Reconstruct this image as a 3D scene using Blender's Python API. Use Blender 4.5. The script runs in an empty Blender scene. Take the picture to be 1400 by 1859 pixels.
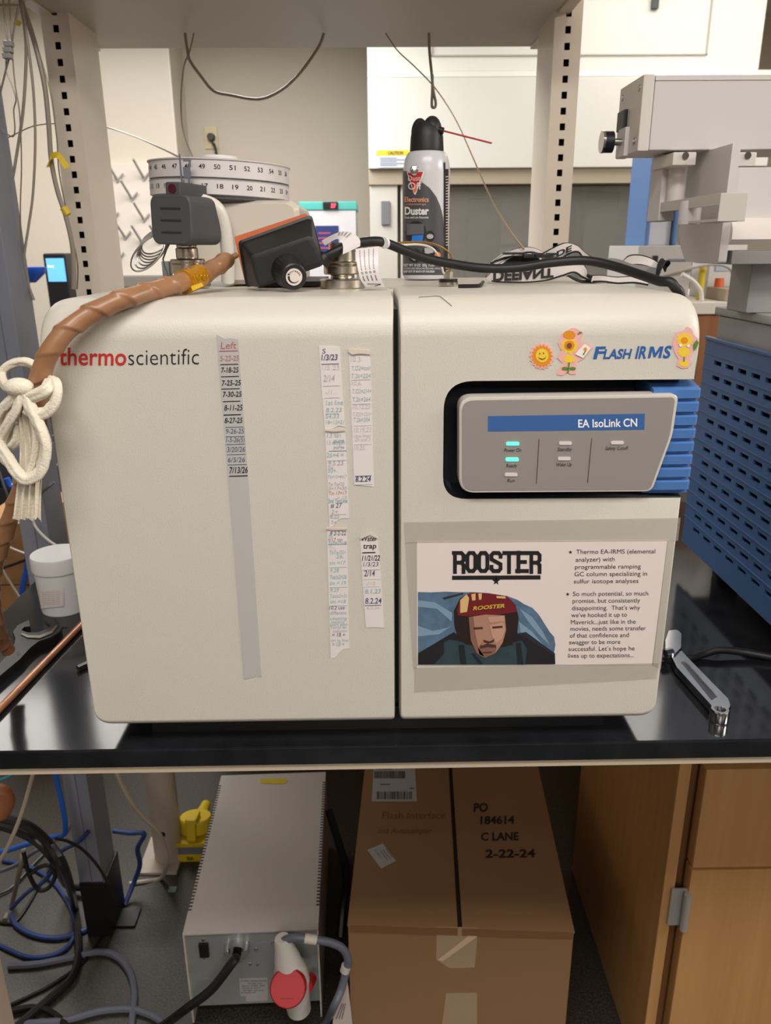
import bpy, bmesh, math, random
from mathutils import Vector, Matrix
random.seed(7)
S = bpy.context.scene
COL = S.collection
PI = math.pi

# ------------------------------------------------------------------ camera
W_PX, H_PX, F_PX = 1400.0, 1859.0, 1414.4
ZC = 1.404                                   # eye height above the floor
PITCH, YAW, ROLL = math.radians(18.751), math.radians(-0.748), math.radians(-0.455)

def _cam_axes():
    cy, sy = math.cos(YAW), math.sin(YAW)
    M1 = Matrix(((cy, sy, 0), (-sy, cy, 0), (0, 0, 1)))
    B = Matrix(((1, 0, 0), (0, 0, -1), (0, 1, 0)))
    c, s = math.cos(PITCH), math.sin(PITCH)
    P = Matrix(((1, 0, 0), (0, c, -s), (0, s, c)))
    c, s = math.cos(ROLL), math.sin(ROLL)
    R = Matrix(((c, -s, 0), (s, c, 0), (0, 0, 1)))
    return R @ P @ B @ M1                    # world -> (right, down, forward)
RC = _cam_axes()
RW = RC.transposed()
EYE = Vector((0, 0, ZC))
cam_data = bpy.data.cameras.new('camera')
cam = bpy.data.objects.new('camera', cam_data)
COL.objects.link(cam)
r0, r1, r2 = RC[0], -RC[1], -RC[2]
cam.matrix_world = Matrix(((r0[0], r1[0], r2[0], 0), (r0[1], r1[1], r2[1], 0), (r0[2], r1[2], r2[2], ZC), (0, 0, 0, 1)))
cam_data.sensor_fit = 'HORIZONTAL'
cam_data.sensor_width = 36
cam_data.lens = 36 * F_PX / W_PX
cam_data.clip_start = 0.02
cam_data.dof.use_dof = True
cam_data.dof.focus_distance = 0.74
cam_data.dof.aperture_fstop = 17
S.camera = cam

# ------------------------------------------------------------------ world, lights, exposure
w = bpy.data.worlds.new('world'); S.world = w
w.use_nodes = True
w.node_tree.nodes['Background'].inputs[0].default_value = (0.9, 0.95, 1, 1)
w.node_tree.nodes['Background'].inputs[1].default_value = 0.02
CEIL = 2.42
def ceiling_or_fill_light(x, y, sx, sy, power, col=(1, 0.955, 0.90)):
    d = bpy.data.lights.new('ceiling_or_fill_light', 'AREA')
    d.shape = 'RECTANGLE'; d.size = sx; d.size_y = sy; d.energy = power; d.color = col
    o = bpy.data.objects.new('ceiling_or_fill_light', d)
    o.location = (x, y, CEIL - 0.03)
    COL.objects.link(o)
ceiling_or_fill_light(0.05, -0.2, 1.2, 0.4, 16.5)
ceiling_or_fill_light(0.1, -1.9, 1.2, 0.6, 12)  # added fill behind the camera for the posts and fronts
ceiling_or_fill_light(0.1, -3.0, 1.2, 0.6, 24)  # added fill far behind the camera, power fitted to surface tones
ceiling_or_fill_light(-1.8, -1.9, 1.2, 0.6, 5)  # added weak fill at the left behind the camera
ceiling_or_fill_light(1.8, -1.9, 1.2, 0.6, 5)  # added weak fill at the right behind the camera
ceiling_or_fill_light(2.6, 0.2, 0.6, 1.2, 60)  # added strong fill from the right, power fitted to surface tones
ceiling_or_fill_light(-1.5, 2.80, 1.2, 0.8, 15)
ceiling_or_fill_light(-0.55, 2.5, 0.6, 1.2, 29, (1, 0.985, 0.96))  # added to brighten the middle of the back wall
ceiling_or_fill_light(1.27, 2.80, 1.2, 0.6, 7)
S.view_settings.view_transform = 'Standard'
S.view_settings.look = 'None'
S.view_settings.exposure = 0.6
S.view_settings.gamma = 1.0
S.view_settings.use_curve_mapping = False
S.cycles.use_denoising = True
S.cycles.max_bounces = 8

# ------------------------------------------------------------------ pixel rays onto real planes
def ray(px, py):
    return RW @ Vector(((px - W_PX / 2) / F_PX, (py - H_PX / 2) / F_PX, 1.0))
def onY(px, py, Y):
    d = ray(px, py); return EYE + d * (Y / d.y)
def onZ(px, py, Z):
    d = ray(px, py); return EYE + d * ((Z - ZC) / d.z)
def onX(px, py, X):
    d = ray(px, py); return EYE + d * (X / d.x)
def on_cyl(px, py, cx, cy, r):
    d = ray(px, py)
    a = d.x * d.x + d.y * d.y; b = -2 * (cx * d.x + cy * d.y); c = cx * cx + cy * cy - r * r
    disc = max(b * b - 4 * a * c, 0.0)
    return EYE + d * ((-b - math.sqrt(disc)) / (2 * a))

# ------------------------------------------------------------------ materials
def lin(c):
    c = c / 255.0
    return c / 12.92 if c <= 0.04045 else ((c + 0.055) / 1.055) ** 2.4
_mats = {}
def M(name, rgb, rough=0.5, metal=0.0, bump=None, mottle=None, emit=0.0, coat=0.0, wave=None):
    """bump = (scale, strength, distance); mottle = (scale, second rgb, amount); wave = wood grain second rgb."""
    if name in _mats: return _mats[name]
    m = bpy.data.materials.new(name); m.use_nodes = True
    nt = m.node_tree; b = nt.nodes['Principled BSDF']
    c = (lin(rgb[0]), lin(rgb[1]), lin(rgb[2]), 1)
    b.inputs['Base Color'].default_value = c
    b.inputs['Roughness'].default_value = rough
    b.inputs['Metallic'].default_value = metal
    if coat: b.inputs['Coat Weight'].default_value = coat; b.inputs['Coat Roughness'].default_value = 0.15
    tc = nt.nodes.new('ShaderNodeTexCoord')
    if emit:
        b.inputs['Emission Color'].default_value = c; b.inputs['Emission Strength'].default_value = emit
    if mottle or wave:
        n = nt.nodes.new('ShaderNodeTexNoise'); n.inputs['Detail'].default_value = 6
        second = mottle[1] if mottle else wave
        if mottle:
            n.inputs['Scale'].default_value = mottle[0]
            nt.links.new(tc.outputs['Object'], n.inputs['Vector'])
        else:
            mp = nt.nodes.new('ShaderNodeMapping'); mp.inputs['Scale'].default_value = (60, 60, 2.5)
            nt.links.new(tc.outputs['Object'], mp.inputs['Vector']); nt.links.new(mp.outputs[0], n.inputs['Vector'])
            n.inputs['Scale'].default_value = 1.0
        rp = nt.nodes.new('ShaderNodeValToRGB')
        am = mottle[2] if mottle else 0.25
        rp.color_ramp.elements[0].position = 0.5 - am; rp.color_ramp.elements[1].position = 0.5 + am
        rp.color_ramp.elements[0].color = c
        rp.color_ramp.elements[1].color = (lin(second[0]), lin(second[1]), lin(second[2]), 1)
        nt.links.new(n.outputs['Fac'], rp.inputs['Fac']); nt.links.new(rp.outputs['Color'], b.inputs['Base Color'])
    if bump:
        n2 = nt.nodes.new('ShaderNodeTexNoise'); n2.inputs['Scale'].default_value = bump[0]; n2.inputs['Detail'].default_value = 2
        nt.links.new(tc.outputs['Object'], n2.inputs['Vector'])
        bp = nt.nodes.new('ShaderNodeBump'); bp.inputs['Strength'].default_value = bump[1]; bp.inputs['Distance'].default_value = bump[2]
        nt.links.new(n2.outputs['Fac'], bp.inputs['Height']); nt.links.new(bp.outputs[0], b.inputs['Normal'])
    _mats[name] = m
    return m
def clear(name, rgb, opacity, rough=0.15):
    if name in _mats: return _mats[name]
    m = bpy.data.materials.new(name); m.use_nodes = True
    nt = m.node_tree; b = nt.nodes['Principled BSDF']; out = nt.nodes['Material Output']
    b.inputs['Base Color'].default_value = (lin(rgb[0]), lin(rgb[1]), lin(rgb[2]), 1); b.inputs['Roughness'].default_value = rough
    t = nt.nodes.new('ShaderNodeBsdfTransparent'); mx = nt.nodes.new('ShaderNodeMixShader')
    mx.inputs[0].default_value = opacity
    nt.links.new(t.outputs[0], mx.inputs[1]); nt.links.new(b.outputs[0], mx.inputs[2]); nt.links.new(mx.outputs[0], out.inputs['Surface'])
    _mats[name] = m
    return m

BEIGE = M('textured_beige', (204, 199, 188), 0.42, bump=(650, 0.4, 0.0005))
BEIGE_S = M('beige_metal', (205, 197, 184), 0.4)
PEARL = M('pale_cover', (218, 214, 204), 0.3)
NAVY = M('navy_plastic', (22, 27, 36), 0.5)
BLACKP = M('black_plastic', (20, 20, 22), 0.42)
BLACKR = M('black_rubber', (17, 17, 18), 0.5)
DGREY = M('dark_grey_plastic', (70, 70, 73), 0.55)
MGREY = M('mid_grey_plastic', (120, 122, 128), 0.5)
NICKEL = M('nickel', (205, 198, 186), 0.25, 1.0)
STEEL = M('steel', (190, 188, 184), 0.28, 1.0)
CHROME = M('chrome', (215, 215, 215), 0.16, 1.0)
WHITEP = M('white_plastic', (228, 226, 226), 0.35)
PAPER = M('paper', (222, 214, 211), 0.7)
WALLM = M('wall_paint', (200, 189, 173), 0.6)
INK = M('black_ink', (22, 20, 22), 0.6)
BLUE = M('blue_plastic', (74, 118, 180), 0.45, bump=(900, 0.2, 0.0003))
POSTM = M('post_enamel', (222, 209, 192), 0.35)

# ------------------------------------------------------------------ mesh helpers
def outline(pts, radii, n=6):
    """Round the corners of a 2D polygon."""
    if not isinstance(radii, (list, tuple)): radii = [radii] * len(pts)
    out = []
    k = len(pts)
    for i in range(k):
        p0, p, p1 = Vector(pts[i - 1]), Vector(pts[i]), Vector(pts[(i + 1) % k])
        r = radii[i]
        a, b = (p0 - p), (p1 - p)
        la, lb = a.length, b.length
        if r <= 0 or la < 1e-9 or lb < 1e-9: out.append(p); continue
        a /= la; b /= lb
        ang = a.angle(b)
        t = min(r / math.tan(ang / 2), la * 0.49, lb * 0.49)
        q0, q1 = p + a * t, p + b * t
        for j in range(n + 1):
            u = j / n
            out.append(q0 * (1 - u) ** 2 + p * 2 * u * (1 - u) + q1 * u * u)
    return out

class MB:
    def __init__(self): self.bm = bmesh.new()
    def face(self, pts):
        vs = [self.bm.verts.new(p) for p in pts]
        try: return self.bm.faces.new(vs)
        except ValueError: return None
    def box(self, x0, x1, y0, y1, z0, z1, bevel=0.0, seg=2, mx=None):
        r = bmesh.ops.create_cube(self.bm, size=1)
        vs = r['verts']
        for v in vs:
            v.co = Vector(((x0 + x1) / 2 + v.co.x * (x1 - x0), (y0 + y1) / 2 + v.co.y * (y1 - y0), (z0 + z1) / 2 + v.co.z * (z1 - z0)))
        geo = vs
        if bevel:
            es = list({e for v in vs for e in v.link_edges})
            q = bmesh.ops.bevel(self.bm, geom=es, offset=bevel, segments=seg, affect='EDGES', profile=0.5)
            geo = list({v for f in q['faces'] for v in f.verts} | {v for v in vs if v.is_valid})
        if mx is not None:
            for v in geo: v.co = mx @ v.co
        return self
    def loft(self, rings, cap0=True, cap1=True, closed=True):
        vr = [[self.bm.verts.new(p) for p in r] for r in rings]
        n = len(vr[0])
        for a, b in zip(vr[:-1], vr[1:]):
            for i in range(n if closed else n - 1):
                j = (i + 1) % n
                try: self.bm.faces.new((a[i], a[j], b[j], b[i]))
                except ValueError: pass
        if cap0 and closed: self.bm.faces.new(list(reversed(vr[0])))
        if cap1 and closed: self.bm.faces.new(vr[-1])
        return self
    def prism(self, pts2, fn, d0, d1, bevel=0.0):
        """2D outline swept from d0 to d1; fn(u, v, d) -> point. bevel insets the d1 rim."""
        rings = [[fn(p[0], p[1], d0) for p in pts2], [fn(p[0], p[1], d1) for p in pts2]]
        if bevel:
            c = sum((Vector((p[0], p[1])) for p in pts2), Vector((0, 0))) / len(pts2)
            sgn = 1 if d1 > d0 else -1
            k = []
            for p in pts2:
                q = Vector((p[0], p[1])); dv = c - q; L = dv.length
                k.append(q + dv * (bevel / L if L > 0 else 0))
            rings = [rings[0], [fn(p[0], p[1], d1 - sgn * bevel) for p in pts2], [fn(p[0], p[1], d1) for p in k]]
        return self.loft(rings)
    def cyl(self, p0, p1, r0, r1=None, seg=24, caps=True):
        r1 = r0 if r1 is None else r1
        p0, p1 = Vector(p0), Vector(p1)
        d = (p1 - p0).normalized(); u = d.orthogonal().normalized(); v = d.cross(u)
        R = lambda p, r: [p + (u * math.cos(2 * PI * i / seg) + v * math.sin(2 * PI * i / seg)) * r for i in range(seg)]
        return self.loft([R(p0, r0), R(p1, r1)], caps, caps)
    def lathe(self, prof, mx=None, seg=40):
        """prof: (radius, height) from one end to the other about +Z."""
        mx = mx or Matrix.Identity(4)
        rings = [[mx @ Vector((max(r, 1e-5) * math.cos(2 * PI * i / seg), max(r, 1e-5) * math.sin(2 * PI * i / seg), h)) for i in range(seg)] for r, h in prof]
        return self.loft(rings)
    def tube(self, pts, r, seg=10, smooth=8, rfun=None, caps=True):
        P = spline(pts, smooth)
        n = len(P)
        T = [(P[min(i + 1, n - 1)] - P[max(i - 1, 0)]).normalized() for i in range(n)]
        u = T[0].orthogonal().normalized(); rings = []; s = 0.0
        for i in range(n):
            if i: s += (P[i] - P[i - 1]).length
            u = (u - T[i] * u.dot(T[i])).normalized(); v = T[i].cross(u)
            ring = []
            for k in range(seg):
                th = 2 * PI * k / seg
                rr = r if rfun is None else rfun(s, th)
                ring.append(P[i] + (u * math.cos(th) + v * math.sin(th)) * rr)
            rings.append(ring)
        return self.loft(rings, caps, caps)
    def ribbon(self, pts, width_dirs, width, thick, smooth=8):
        """strap: pts centre line, width_dirs a direction across at each point."""
        P = spline(pts, smooth); D = spline([Vector(d) for d in width_dirs], smooth)
        n = len(P); rings = []
        for i in range(n):
            t = (P[min(i + 1, n - 1)] - P[max(i - 1, 0)]).normalized()
            d = D[i] - t * D[i].dot(t); d.normalize(); nn = t.cross(d)
            w2 = (width(i / (n - 1)) if callable(width) else width) / 2
            rings.append([P[i] + d * w2 + nn * thick / 2, P[i] - d * w2 + nn * thick / 2, P[i] - d * w2 - nn * thick / 2, P[i] + d * w2 - nn * thick / 2])
        return self.loft(rings)
    def ball(self, c, r, sx=1, sy=1, sz=1, mx=None):
        q = bmesh.ops.create_uvsphere(self.bm, u_segments=20, v_segments=12, radius=1)
        for v in q['verts']:
            v.co = Vector((v.co.x * r * sx, v.co.y * r * sy, v.co.z * r * sz))
            if mx is not None: v.co = mx @ v.co
            v.co += Vector(c)
        return self
    def text(self, s, fn, bold=0.0, shear=0.0):
        V, Fc, x0, x1 = glyphs(s, bold)
        vs = [self.bm.verts.new(fn((x - x0) / (x1 - x0), y / CAP, shear)) for x, y in V]
        for f in Fc:
            try: self.bm.faces.new([vs[i] for i in f])
            except ValueError: pass
        return self
    def build(self, name, mat, parent=None, label=None, local=False, smooth=38):
        bmesh.ops.remove_doubles(self.bm, verts=self.bm.verts, dist=1e-7)
        bmesh.ops.recalc_face_normals(self.bm, faces=self.bm.faces)
        me = bpy.data.meshes.new(name)
        o = bpy.data.objects.new(name, me)
        if parent is not None:
            wm = WM[parent.name]
            if not local:
                inv = wm.inverted()
                for v in self.bm.verts: v.co = inv @ v.co
            o.parent = parent; WM[o.name] = wm
        elif not local:
            xs = [v.co.x for v in self.bm.verts]; ys = [v.co.y for v in self.bm.verts]; zs = [v.co.z for v in self.bm.verts]
            org = Vector(((min(xs) + max(xs)) / 2, (min(ys) + max(ys)) / 2, min(zs)))
            for v in self.bm.verts: v.co -= org
            o.location = org; WM[o.name] = Matrix.Translation(org)
        self.bm.to_mesh(me); self.bm.free()
        me.shade_smooth(); me.set_sharp_from_angle(angle=math.radians(smooth))
        if mat: me.materials.append(mat)
        COL.objects.link(o)
        if len(me.polygons) > 3 and smooth > 5:
            wn = o.modifiers.new('weighted_normals', 'WEIGHTED_NORMAL'); wn.mode = 'FACE_AREA'; wn.weight = 50; wn.keep_sharp = True
        if label: o['label'] = label
        return o
WM = {}
def spline(pts, k):
    P = [Vector(p) for p in pts]
    if len(P) < 3 or k <= 1: return P
    out = []
    for i in range(len(P) - 1):
        a, b, c, d = P[max(i - 1, 0)], P[i], P[i + 1], P[min(i + 2, len(P) - 1)]
        for j in range(k):
            t = j / k
            out.append(0.5 * ((2 * b) + (c - a) * t + (2 * a - 5 * b + 4 * c - d) * t * t + (3 * b - a - 3 * c + d) * t ** 3))
    out.append(P[-1])
    return out

CAP = 0.729
_gl = {}
def glyphs(s, bold):
    key = (s, bold)
    if key not in _gl:
        cu = bpy.data.curves.new('t', 'FONT'); cu.body = s; cu.size = 1; cu.offset = bold; cu.resolution_u = 3
        ob = bpy.data.objects.new('t', cu)
        me = bpy.data.meshes.new_from_object(ob)
        V = [(v.co.x, v.co.y) for v in me.vertices]
        Fc = [tuple(p.vertices) for p in me.polygons]
        bpy.data.objects.remove(ob); bpy.data.curves.remove(cu); bpy.data.meshes.remove(me)
        if not V: V = [(0, 0), (1, 0), (0, 1)]; Fc = []
        _gl[key] = (V, Fc, min(v[0] for v in V), max(v[0] for v in V))
    return _gl[key]
_c = glyphs('H', 0.0)
CAP = max(v[1] for v in _c[0])

def thing(name, label, cat, loc=(0, 0, 0), rot=None, group=None):
    o = bpy.data.objects.new(name, None); COL.objects.link(o)
    o.empty_display_size = 0.02
    mx = Matrix.Translation(Vector(loc))
    if rot is not None: mx = mx @ rot.to_4x4()
    o.matrix_world = mx; WM[o.name] = mx
    o['label'] = label; o['category'] = cat
    if group: o['group'] = group
    return o
def tag(o, label, cat, group=None, kind=None):
    o['label'] = label; o['category'] = cat
    if group: o['group'] = group
    if kind: o['kind'] = kind
    return o
def struct(o):
    o['kind'] = 'structure'; return o

def plane_text(A, B, h, Y=None, sheet=None):
    """Writing from pixel A to pixel B, capitals h pixels tall, on the plane Y (or through sheet(px, py))."""
    at = sheet or (lambda x, y: onY(x, y, Y))
    A, B = Vector(A), Vector(B)
    u = (B - A).normalized(); nn = Vector((u.y, -u.x))
    a3, b3 = at(*A), at(*B); h3 = at(*(A + nn * h)) - a3
    d = b3 - a3; dn = d.normalized() * h3.length
    return lambda s, t, sh: a3 + d * s + h3 * t + dn * (sh * t)

# ================================================================== the room
ZK = 0.920                                     # worktop height
struct(MB().box(-3.2, 3.4, -3.4, 4.3, -0.05, 0).build('floor', M('speckled_floor', (66, 61, 53), 0.4, mottle=(260, (36, 33, 29), 0.12), bump=(160, 0.3, 0.001))))
struct(MB().box(-3.2, 3.4, -3.4, 4.3, CEIL, CEIL + 0.05).build('ceiling', M('ceiling_paint', (215, 208, 198), 0.8)))
struct(MB().box(-3.3, 3.5, 4.2, 4.3, 0, CEIL).build('wall_back', WALLM))
struct(MB().box(-3.3, -3.2, -3.4, 4.2, 0, CEIL).build('wall_left', WALLM))
struct(MB().box(3.4, 3.5, -3.4, 4.2, 0, CEIL).build('wall_right', WALLM))
struct(MB().box(-3.3, 3.5, -3.5, -3.4, 0, CEIL).build('wall_front', M('wall_dark', (120, 112, 102), 0.7)))
xj = onY(321, 250, 3.95).x
struct(MB().box(-3.2, xj, 3.95, 4.2, 0, CEIL, 0.012).build('wall_projection', M('wall_cream', (212, 203, 188), 0.32)))

# ================================================================== bench
YB = 0.679
lt = thing('lab_bench', 'black resin worktop bench with a cream metal apron under its edge', 'bench', (0.4, 1.08, 0))
EPOXY = M('black_resin', (20, 21, 24), 0.12, bump=(40, 0.03, 0.0006), mottle=(30, (32, 33, 37), 0.2))
MB().box(-0.53, 1.75, YB, 1.47, ZK - 0.022, ZK, 0.003).build('worktop', EPOXY, lt)
MB().box(-0.525, 1.74, YB + 0.004, 1.465, ZK - 0.0305, ZK - 0.022).build('apron', M('cream_metal', (196, 180, 158), 0.45), lt, 'cream metal strip under the worktop edge')

# wooden base cabinet
WOOD = M('maple', (190, 146, 94), 0.42, wave=(176, 130, 80))
WOODD = M('maple_recess_shade', (122, 82, 48), 0.5)  # darker maple for the carcass, shade of the recess put into its colour
xc = 0.455
ycf = 0.985
wt = thing('base_cabinet', 'maple base cabinet under the worktop at the right', 'cabinet', (xc + 0.35, 1.2, 0))
MB().box(xc, xc + 0.019, ycf, 1.47, 0, ZK - 0.036, 0.002).build('side_panel', WOOD, wt)
MB().box(xc + 0.019, 1.2, ycf + 0.02, 1.45, 0.1, ZK - 0.04).build('carcass', WOODD, wt)
zdr = onY(1330, 1577, ycf - 0.012).z
dr = MB().box(xc + 0.036, xc + 0.62, ycf - 0.012, ycf + 0.012, zdr + 0.002, onY(1330, 1397, ycf - 0.012).z, 0.002).build('drawer_front', WOOD, wt)
MB().box(xc + 0.036, xc + 0.62, ycf - 0.012, ycf + 0.012, 0.1, zdr - 0.003, 0.002).build('door', WOOD, wt)
hz = onY(1243, 1660, ycf - 0.02)
HM = M('hinge_metal', (176, 174, 170), 0.35, 0.4)
hg = MB()
hg.box(xc + 0.012, xc + 0.036, ycf - 0.006, ycf - 0.003, hz.z - 0.037, hz.z + 0.037)
hg.box(xc + 0.032, xc + 0.036, ycf - 0.016, ycf - 0.004, hz.z - 0.035, hz.z + 0.035)
hg.cyl((xc + 0.034, ycf - 0.016, hz.z - 0.036), (xc + 0.034, ycf - 0.016, hz.z + 0.036), 0.006, seg=14)
hg.build('hinge', HM, wt, 'silver five-knuckle door hinge')

# ================================================================== shelving frame behind the bench
YS = 1.50
sl = thing('shelf_frame', 'cream steel shelf on two slotted uprights behind the bench', 'shelf', (0, YS, 0))
zs = onY(570, 87, YS + 0.25).z
xs0, xs1 = onY(168, 87, YS + 0.25).x, onY(977, 87, YS + 0.25).x
SHELFM = M('shelf_enamel', (206, 197, 184), 0.4)
MB().box(xs0, xs1, YS - 0.25, YS + 0.25, zs, zs + 0.035, 0.003).build('shelf_board', SHELFM, sl)
for sx, xx in ((-1, xs0), (1, xs1)):
    b = MB()
    b.box(min(xx, xx + sx * 0.004), max(xx, xx + sx * 0.004), YS - 0.25, YS + 0.25, zs - 0.004, zs + 0.05)
    b.box(min(xx, xx - sx * 0.016), max(xx, xx - sx * 0.016), YS - 0.25, YS + 0.25, zs - 0.004, zs - 0.0005)
    b.build('shelf_bracket', POSTM, sl)
    MB().ball((xx - sx * 0.008, YS + 0.14, zs - 0.004), 0.006, 1, 1, 0.5).build('bracket_screw', STEEL, sl)
def slotted_post(pa, pb, wpx):
    a, b_ = onY(*pa, YS), onY(*pb, YS)
    cx = (a.x + b_.x) / 2
    n = wpx
    step = (a.z - b_.z) / (n - 1)
    hw, sh, sw = 0.0235, 0.0056, 0.0047
    m = MB()
    z0, z1 = ZK, 2.3
    # front face built round its slots
    zz = [a.z - i * step for i in range(-8, n + 9)]
    zz = [z for z in zz if z0 + 0.02 < z < z1 - 0.02]
    for x0, x1 in ((cx - hw, cx - sw), (cx + sw, cx + hw)):
        m.box(x0, x1, YS, YS + 0.002, z0, z1)
    prev = z1
    for z in zz:
        m.box(cx - sw, cx + sw, YS, YS + 0.002, z + sh, prev); prev = z - sh
    m.box(cx - sw, cx + sw, YS, YS + 0.002, z0, prev)
    for x0, x1 in ((cx - hw, cx - hw + 0.002), (cx + hw - 0.002, cx + hw)):
        m.box(x0, x1, YS + 0.002, YS + 0.138, z0, z1)
    m.box(cx - hw, cx + hw, YS + 0.138, YS + 0.14, z0, z1)
    o = m.build('upright', POSTM, sl, smooth=1)
    MB().box(cx - 0.012, cx + 0.012, YS + 0.02, YS + 0.024, z0, z1).build('slot_shade_sheet', M('slot_shade_dark', (30, 27, 24), 0.7), sl)  # dark sheet standing in for the shade inside the hollow upright
    return cx
cxl = slotted_post((101.5, 52), (158.5, 505), 17)
cxr = slotted_post((1032, 54), (1008, 447), 15)
for cx in (cxl, cxr):
    l = MB()
    yl = YS + (0.04 if cx < 0 else 0.12)
    l.cyl((cx + 0.01, yl, 0.006), (cx + 0.01, yl, ZK - (0.07 if cx > 0 else 0.03)), 0.034, seg=28)
    l.box(cx - 0.05, cx + 0.042, yl - 0.06, yl + 0.06, 0, 0.007)
    l.box(cx - 0.02, cx + 0.02, YS - 0.004, YS + 0.16, ZK - 0.03, ZK + 0.001)
    l.build('support_leg', M('leg_enamel', (178, 166, 152), 0.5), sl)
    MB().cyl((cx + 0.01, yl - 0.0345, 0.095), (cx + 0.01, yl - 0.0325, 0.095), 0.008, seg=12).build('bolt_hole', BLACKP, sl)

MB().box(-0.5, 0.9, 1.472, 1.679, ZK - 0.07, ZK - 0.03).build('gap_light_block', M('gap_block_black', (36, 34, 33), .5), sl, 'dark slab added to keep light out of the gap behind the bench')  # added slab that stops light falling through between the benches

# ================================================================== elemental analyser
YF = 0.68
xl = (onY(57, 600, YF).x + onY(164, 1280, YF).x) / 2
xr = (onY(1279, 620, YF).x + onY(1199, 1270, YF).x) / 2
zt = onY(560, 537, YF + 0.035).z
zb = onY(600, 1319, YF + 0.004).z
yback = 1.16
xsl, xsr = onY(717.3, 900, YF).x, onY(724.6, 900, YF).x
an = thing('elemental_analyzer', 'large cream bench analyzer with two doors, tape notes and a sign', 'analyzer', ((xl + xr) / 2, 0.9, ZK))
YD = 0.86
MB().box(xl + 0.006, xr - 0.006, YD, yback, zb + 0.004, zt - 0.0015, 0.004).build('housing', BEIGE_S, an)
MB().box(xl + 0.05, xr - 0.045, YF + 0.03, yback - 0.05, ZK, zb + 0.006).build('plinth', BLACKP, an, 'black recessed plinth')
MB().box(xsl - 0.02, xsr + 0.02, YF + 0.03, YD + 0.002, zb + 0.01, zt - 0.012).build('seam_backing', BLACKP, an)
def cover(x0, x1, z0, z1, y0, y1, rad, t_in, b_in, l_in, r_in, D):
    def ring(y, k):
        l, r, t, b = x0 + l_in * k, x1 - r_in * k, z1 - t_in * k, z0 + b_in * k
        rr = [max(q - min(l_in, b_in) * k, 0.002) for q in rad]
        return [Vector((p.x, y, p.y)) for p in outline([(l, t), (r, t), (r, b), (l, b)], rr, 8)]
    rings = [ring(y1, 0)]
    for i in range(0, 11):
        a = i / 10 * PI / 2
        rings.append(ring(y0 + D * (1 - math.sin(a)), 1 - math.cos(a)))
    return MB().loft(rings)
left_door = cover(xl, xsl, zb, zt, YF, YD, (0.026, 0.004, 0.007, 0.020), 0.034, 0.014, 0.005, 0.002, 0.036).build('left_door', BEIGE, an)
rd = cover(xsr, xr, zb, zt, YF, YD, (0.004, 0.022, 0.018, 0.006), 0.034, 0.014, 0.002, 0.005, 0.036).build('right_door', BEIGE, an)
# recess for the control panel, open to the right
def fp(px, py, Y=YF):
    p = onY(px, py, Y); return (p.x, p.z)
rec = outline([fp(806, 692), (xr + 0.05, fp(1230, 689)[1]), (xr + 0.05, fp(1240, 904)[1]), fp(804, 906)], [0.026, 0, 0, 0.022], 8)
cut = MB().prism([(p.x, p.y) for p in rec], lambda u, v, d: Vector((u, d, v)), YF - 0.05, YF + 0.05).build('cutter', NAVY)
dup = rd
bmod = rd.modifiers.new('recess', 'BOOLEAN'); bmod.operation = 'DIFFERENCE'; bmod.object = cut; bmod.solver = 'EXACT'
try: bmod.material_mode = 'TRANSFER'
except Exception: pass
bpy.context.view_layer.update()
dg = bpy.context.evaluated_depsgraph_get()
me2 = bpy.data.meshes.new_from_object(rd.evaluated_get(dg))
rd.modifiers.remove(rd.modifiers['recess']); rd.data = me2
bpy.data.objects.remove(cut)
me2.shade_smooth(); me2.set_sharp_from_angle(angle=math.radians(38))
# ribbed blue grip at the recess end
gx0, gx1 = onY(1150, 800, YF).x, onY(1273, 720, YF).x
gz1, gz0 = onY(1240, 706, YF).z, onY(1240, 896, YF).z
prof = []
nr = 8; pitch = (gz1 - gz0) / nr
for i in range(nr):
    z = gz1 - i * pitch
    prof += [(YF + 0.002, z), (YF + 0.000, z - pitch * 0.08), (YF + 0.0005, z - pitch * 0.70), (YF + 0.0055, z - pitch * 0.80), (YF + 0.0055, z - pitch * 0.96)]
prof += [(YF + 0.003, gz0), (YF + 0.049, gz0), (YF + 0.049, gz1 + 0.004), (YF + 0.02, gz1 + 0.004)]
g = MB()
g.loft([[Vector((gx0 + 0.014, y, z)) for y, z in prof], [Vector((gx1 - 0.0025, y, z)) for y, z in prof], [Vector((gx1, y + 0.002, z)) for y, z in prof]])
g.build('grip', BLUE, an, 'blue ribbed plastic grip beside the control panel')
# control panel
YP = YF - 0.008
pn = [(834, 722), (1233, 716), (1222, 790), (1184, 893), (834, 895)]
po = outline([fp(*p, YP) for p in pn], [0.012, 0.006, 0.06, 0.008, 0.014], 8)
panel = MB().prism([(p.x, p.y) for p in po], lambda u, v, d: Vector((u, d, v)), YF + 0.012, YP, 0.0012).build('control_panel', M('panel_bezel', (206, 200, 190), 0.35), an)
pi_ = [(838.5, 727), (1226, 721), (1216, 790), (1180, 888.5), (838.5, 890.5)]
po = outline([fp(*p, YP) for p in pi_], [0.0105, 0.0045, 0.06, 0.006, 0.012], 8)
MB().prism([(p.x, p.y) for p in po], lambda u, v, d: Vector((u, d, v)), YP + 0.001, YP - 0.0006).build('panel_face', M('panel_grey', (158, 151, 147), 0.4, 0.25), panel, 'brushed grey control panel face')
Y1 = YP - 0.0008
def fpoly(mb, pts, Y, d0=None):
    """flat printed shape on plane Y, a hair thick"""
    mb.prism([fp(*p, Y) for p in pts], lambda u, v, d: Vector((u, d, v)), Y + (0.0002 if d0 is None else d0), Y)
    return mb
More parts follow.
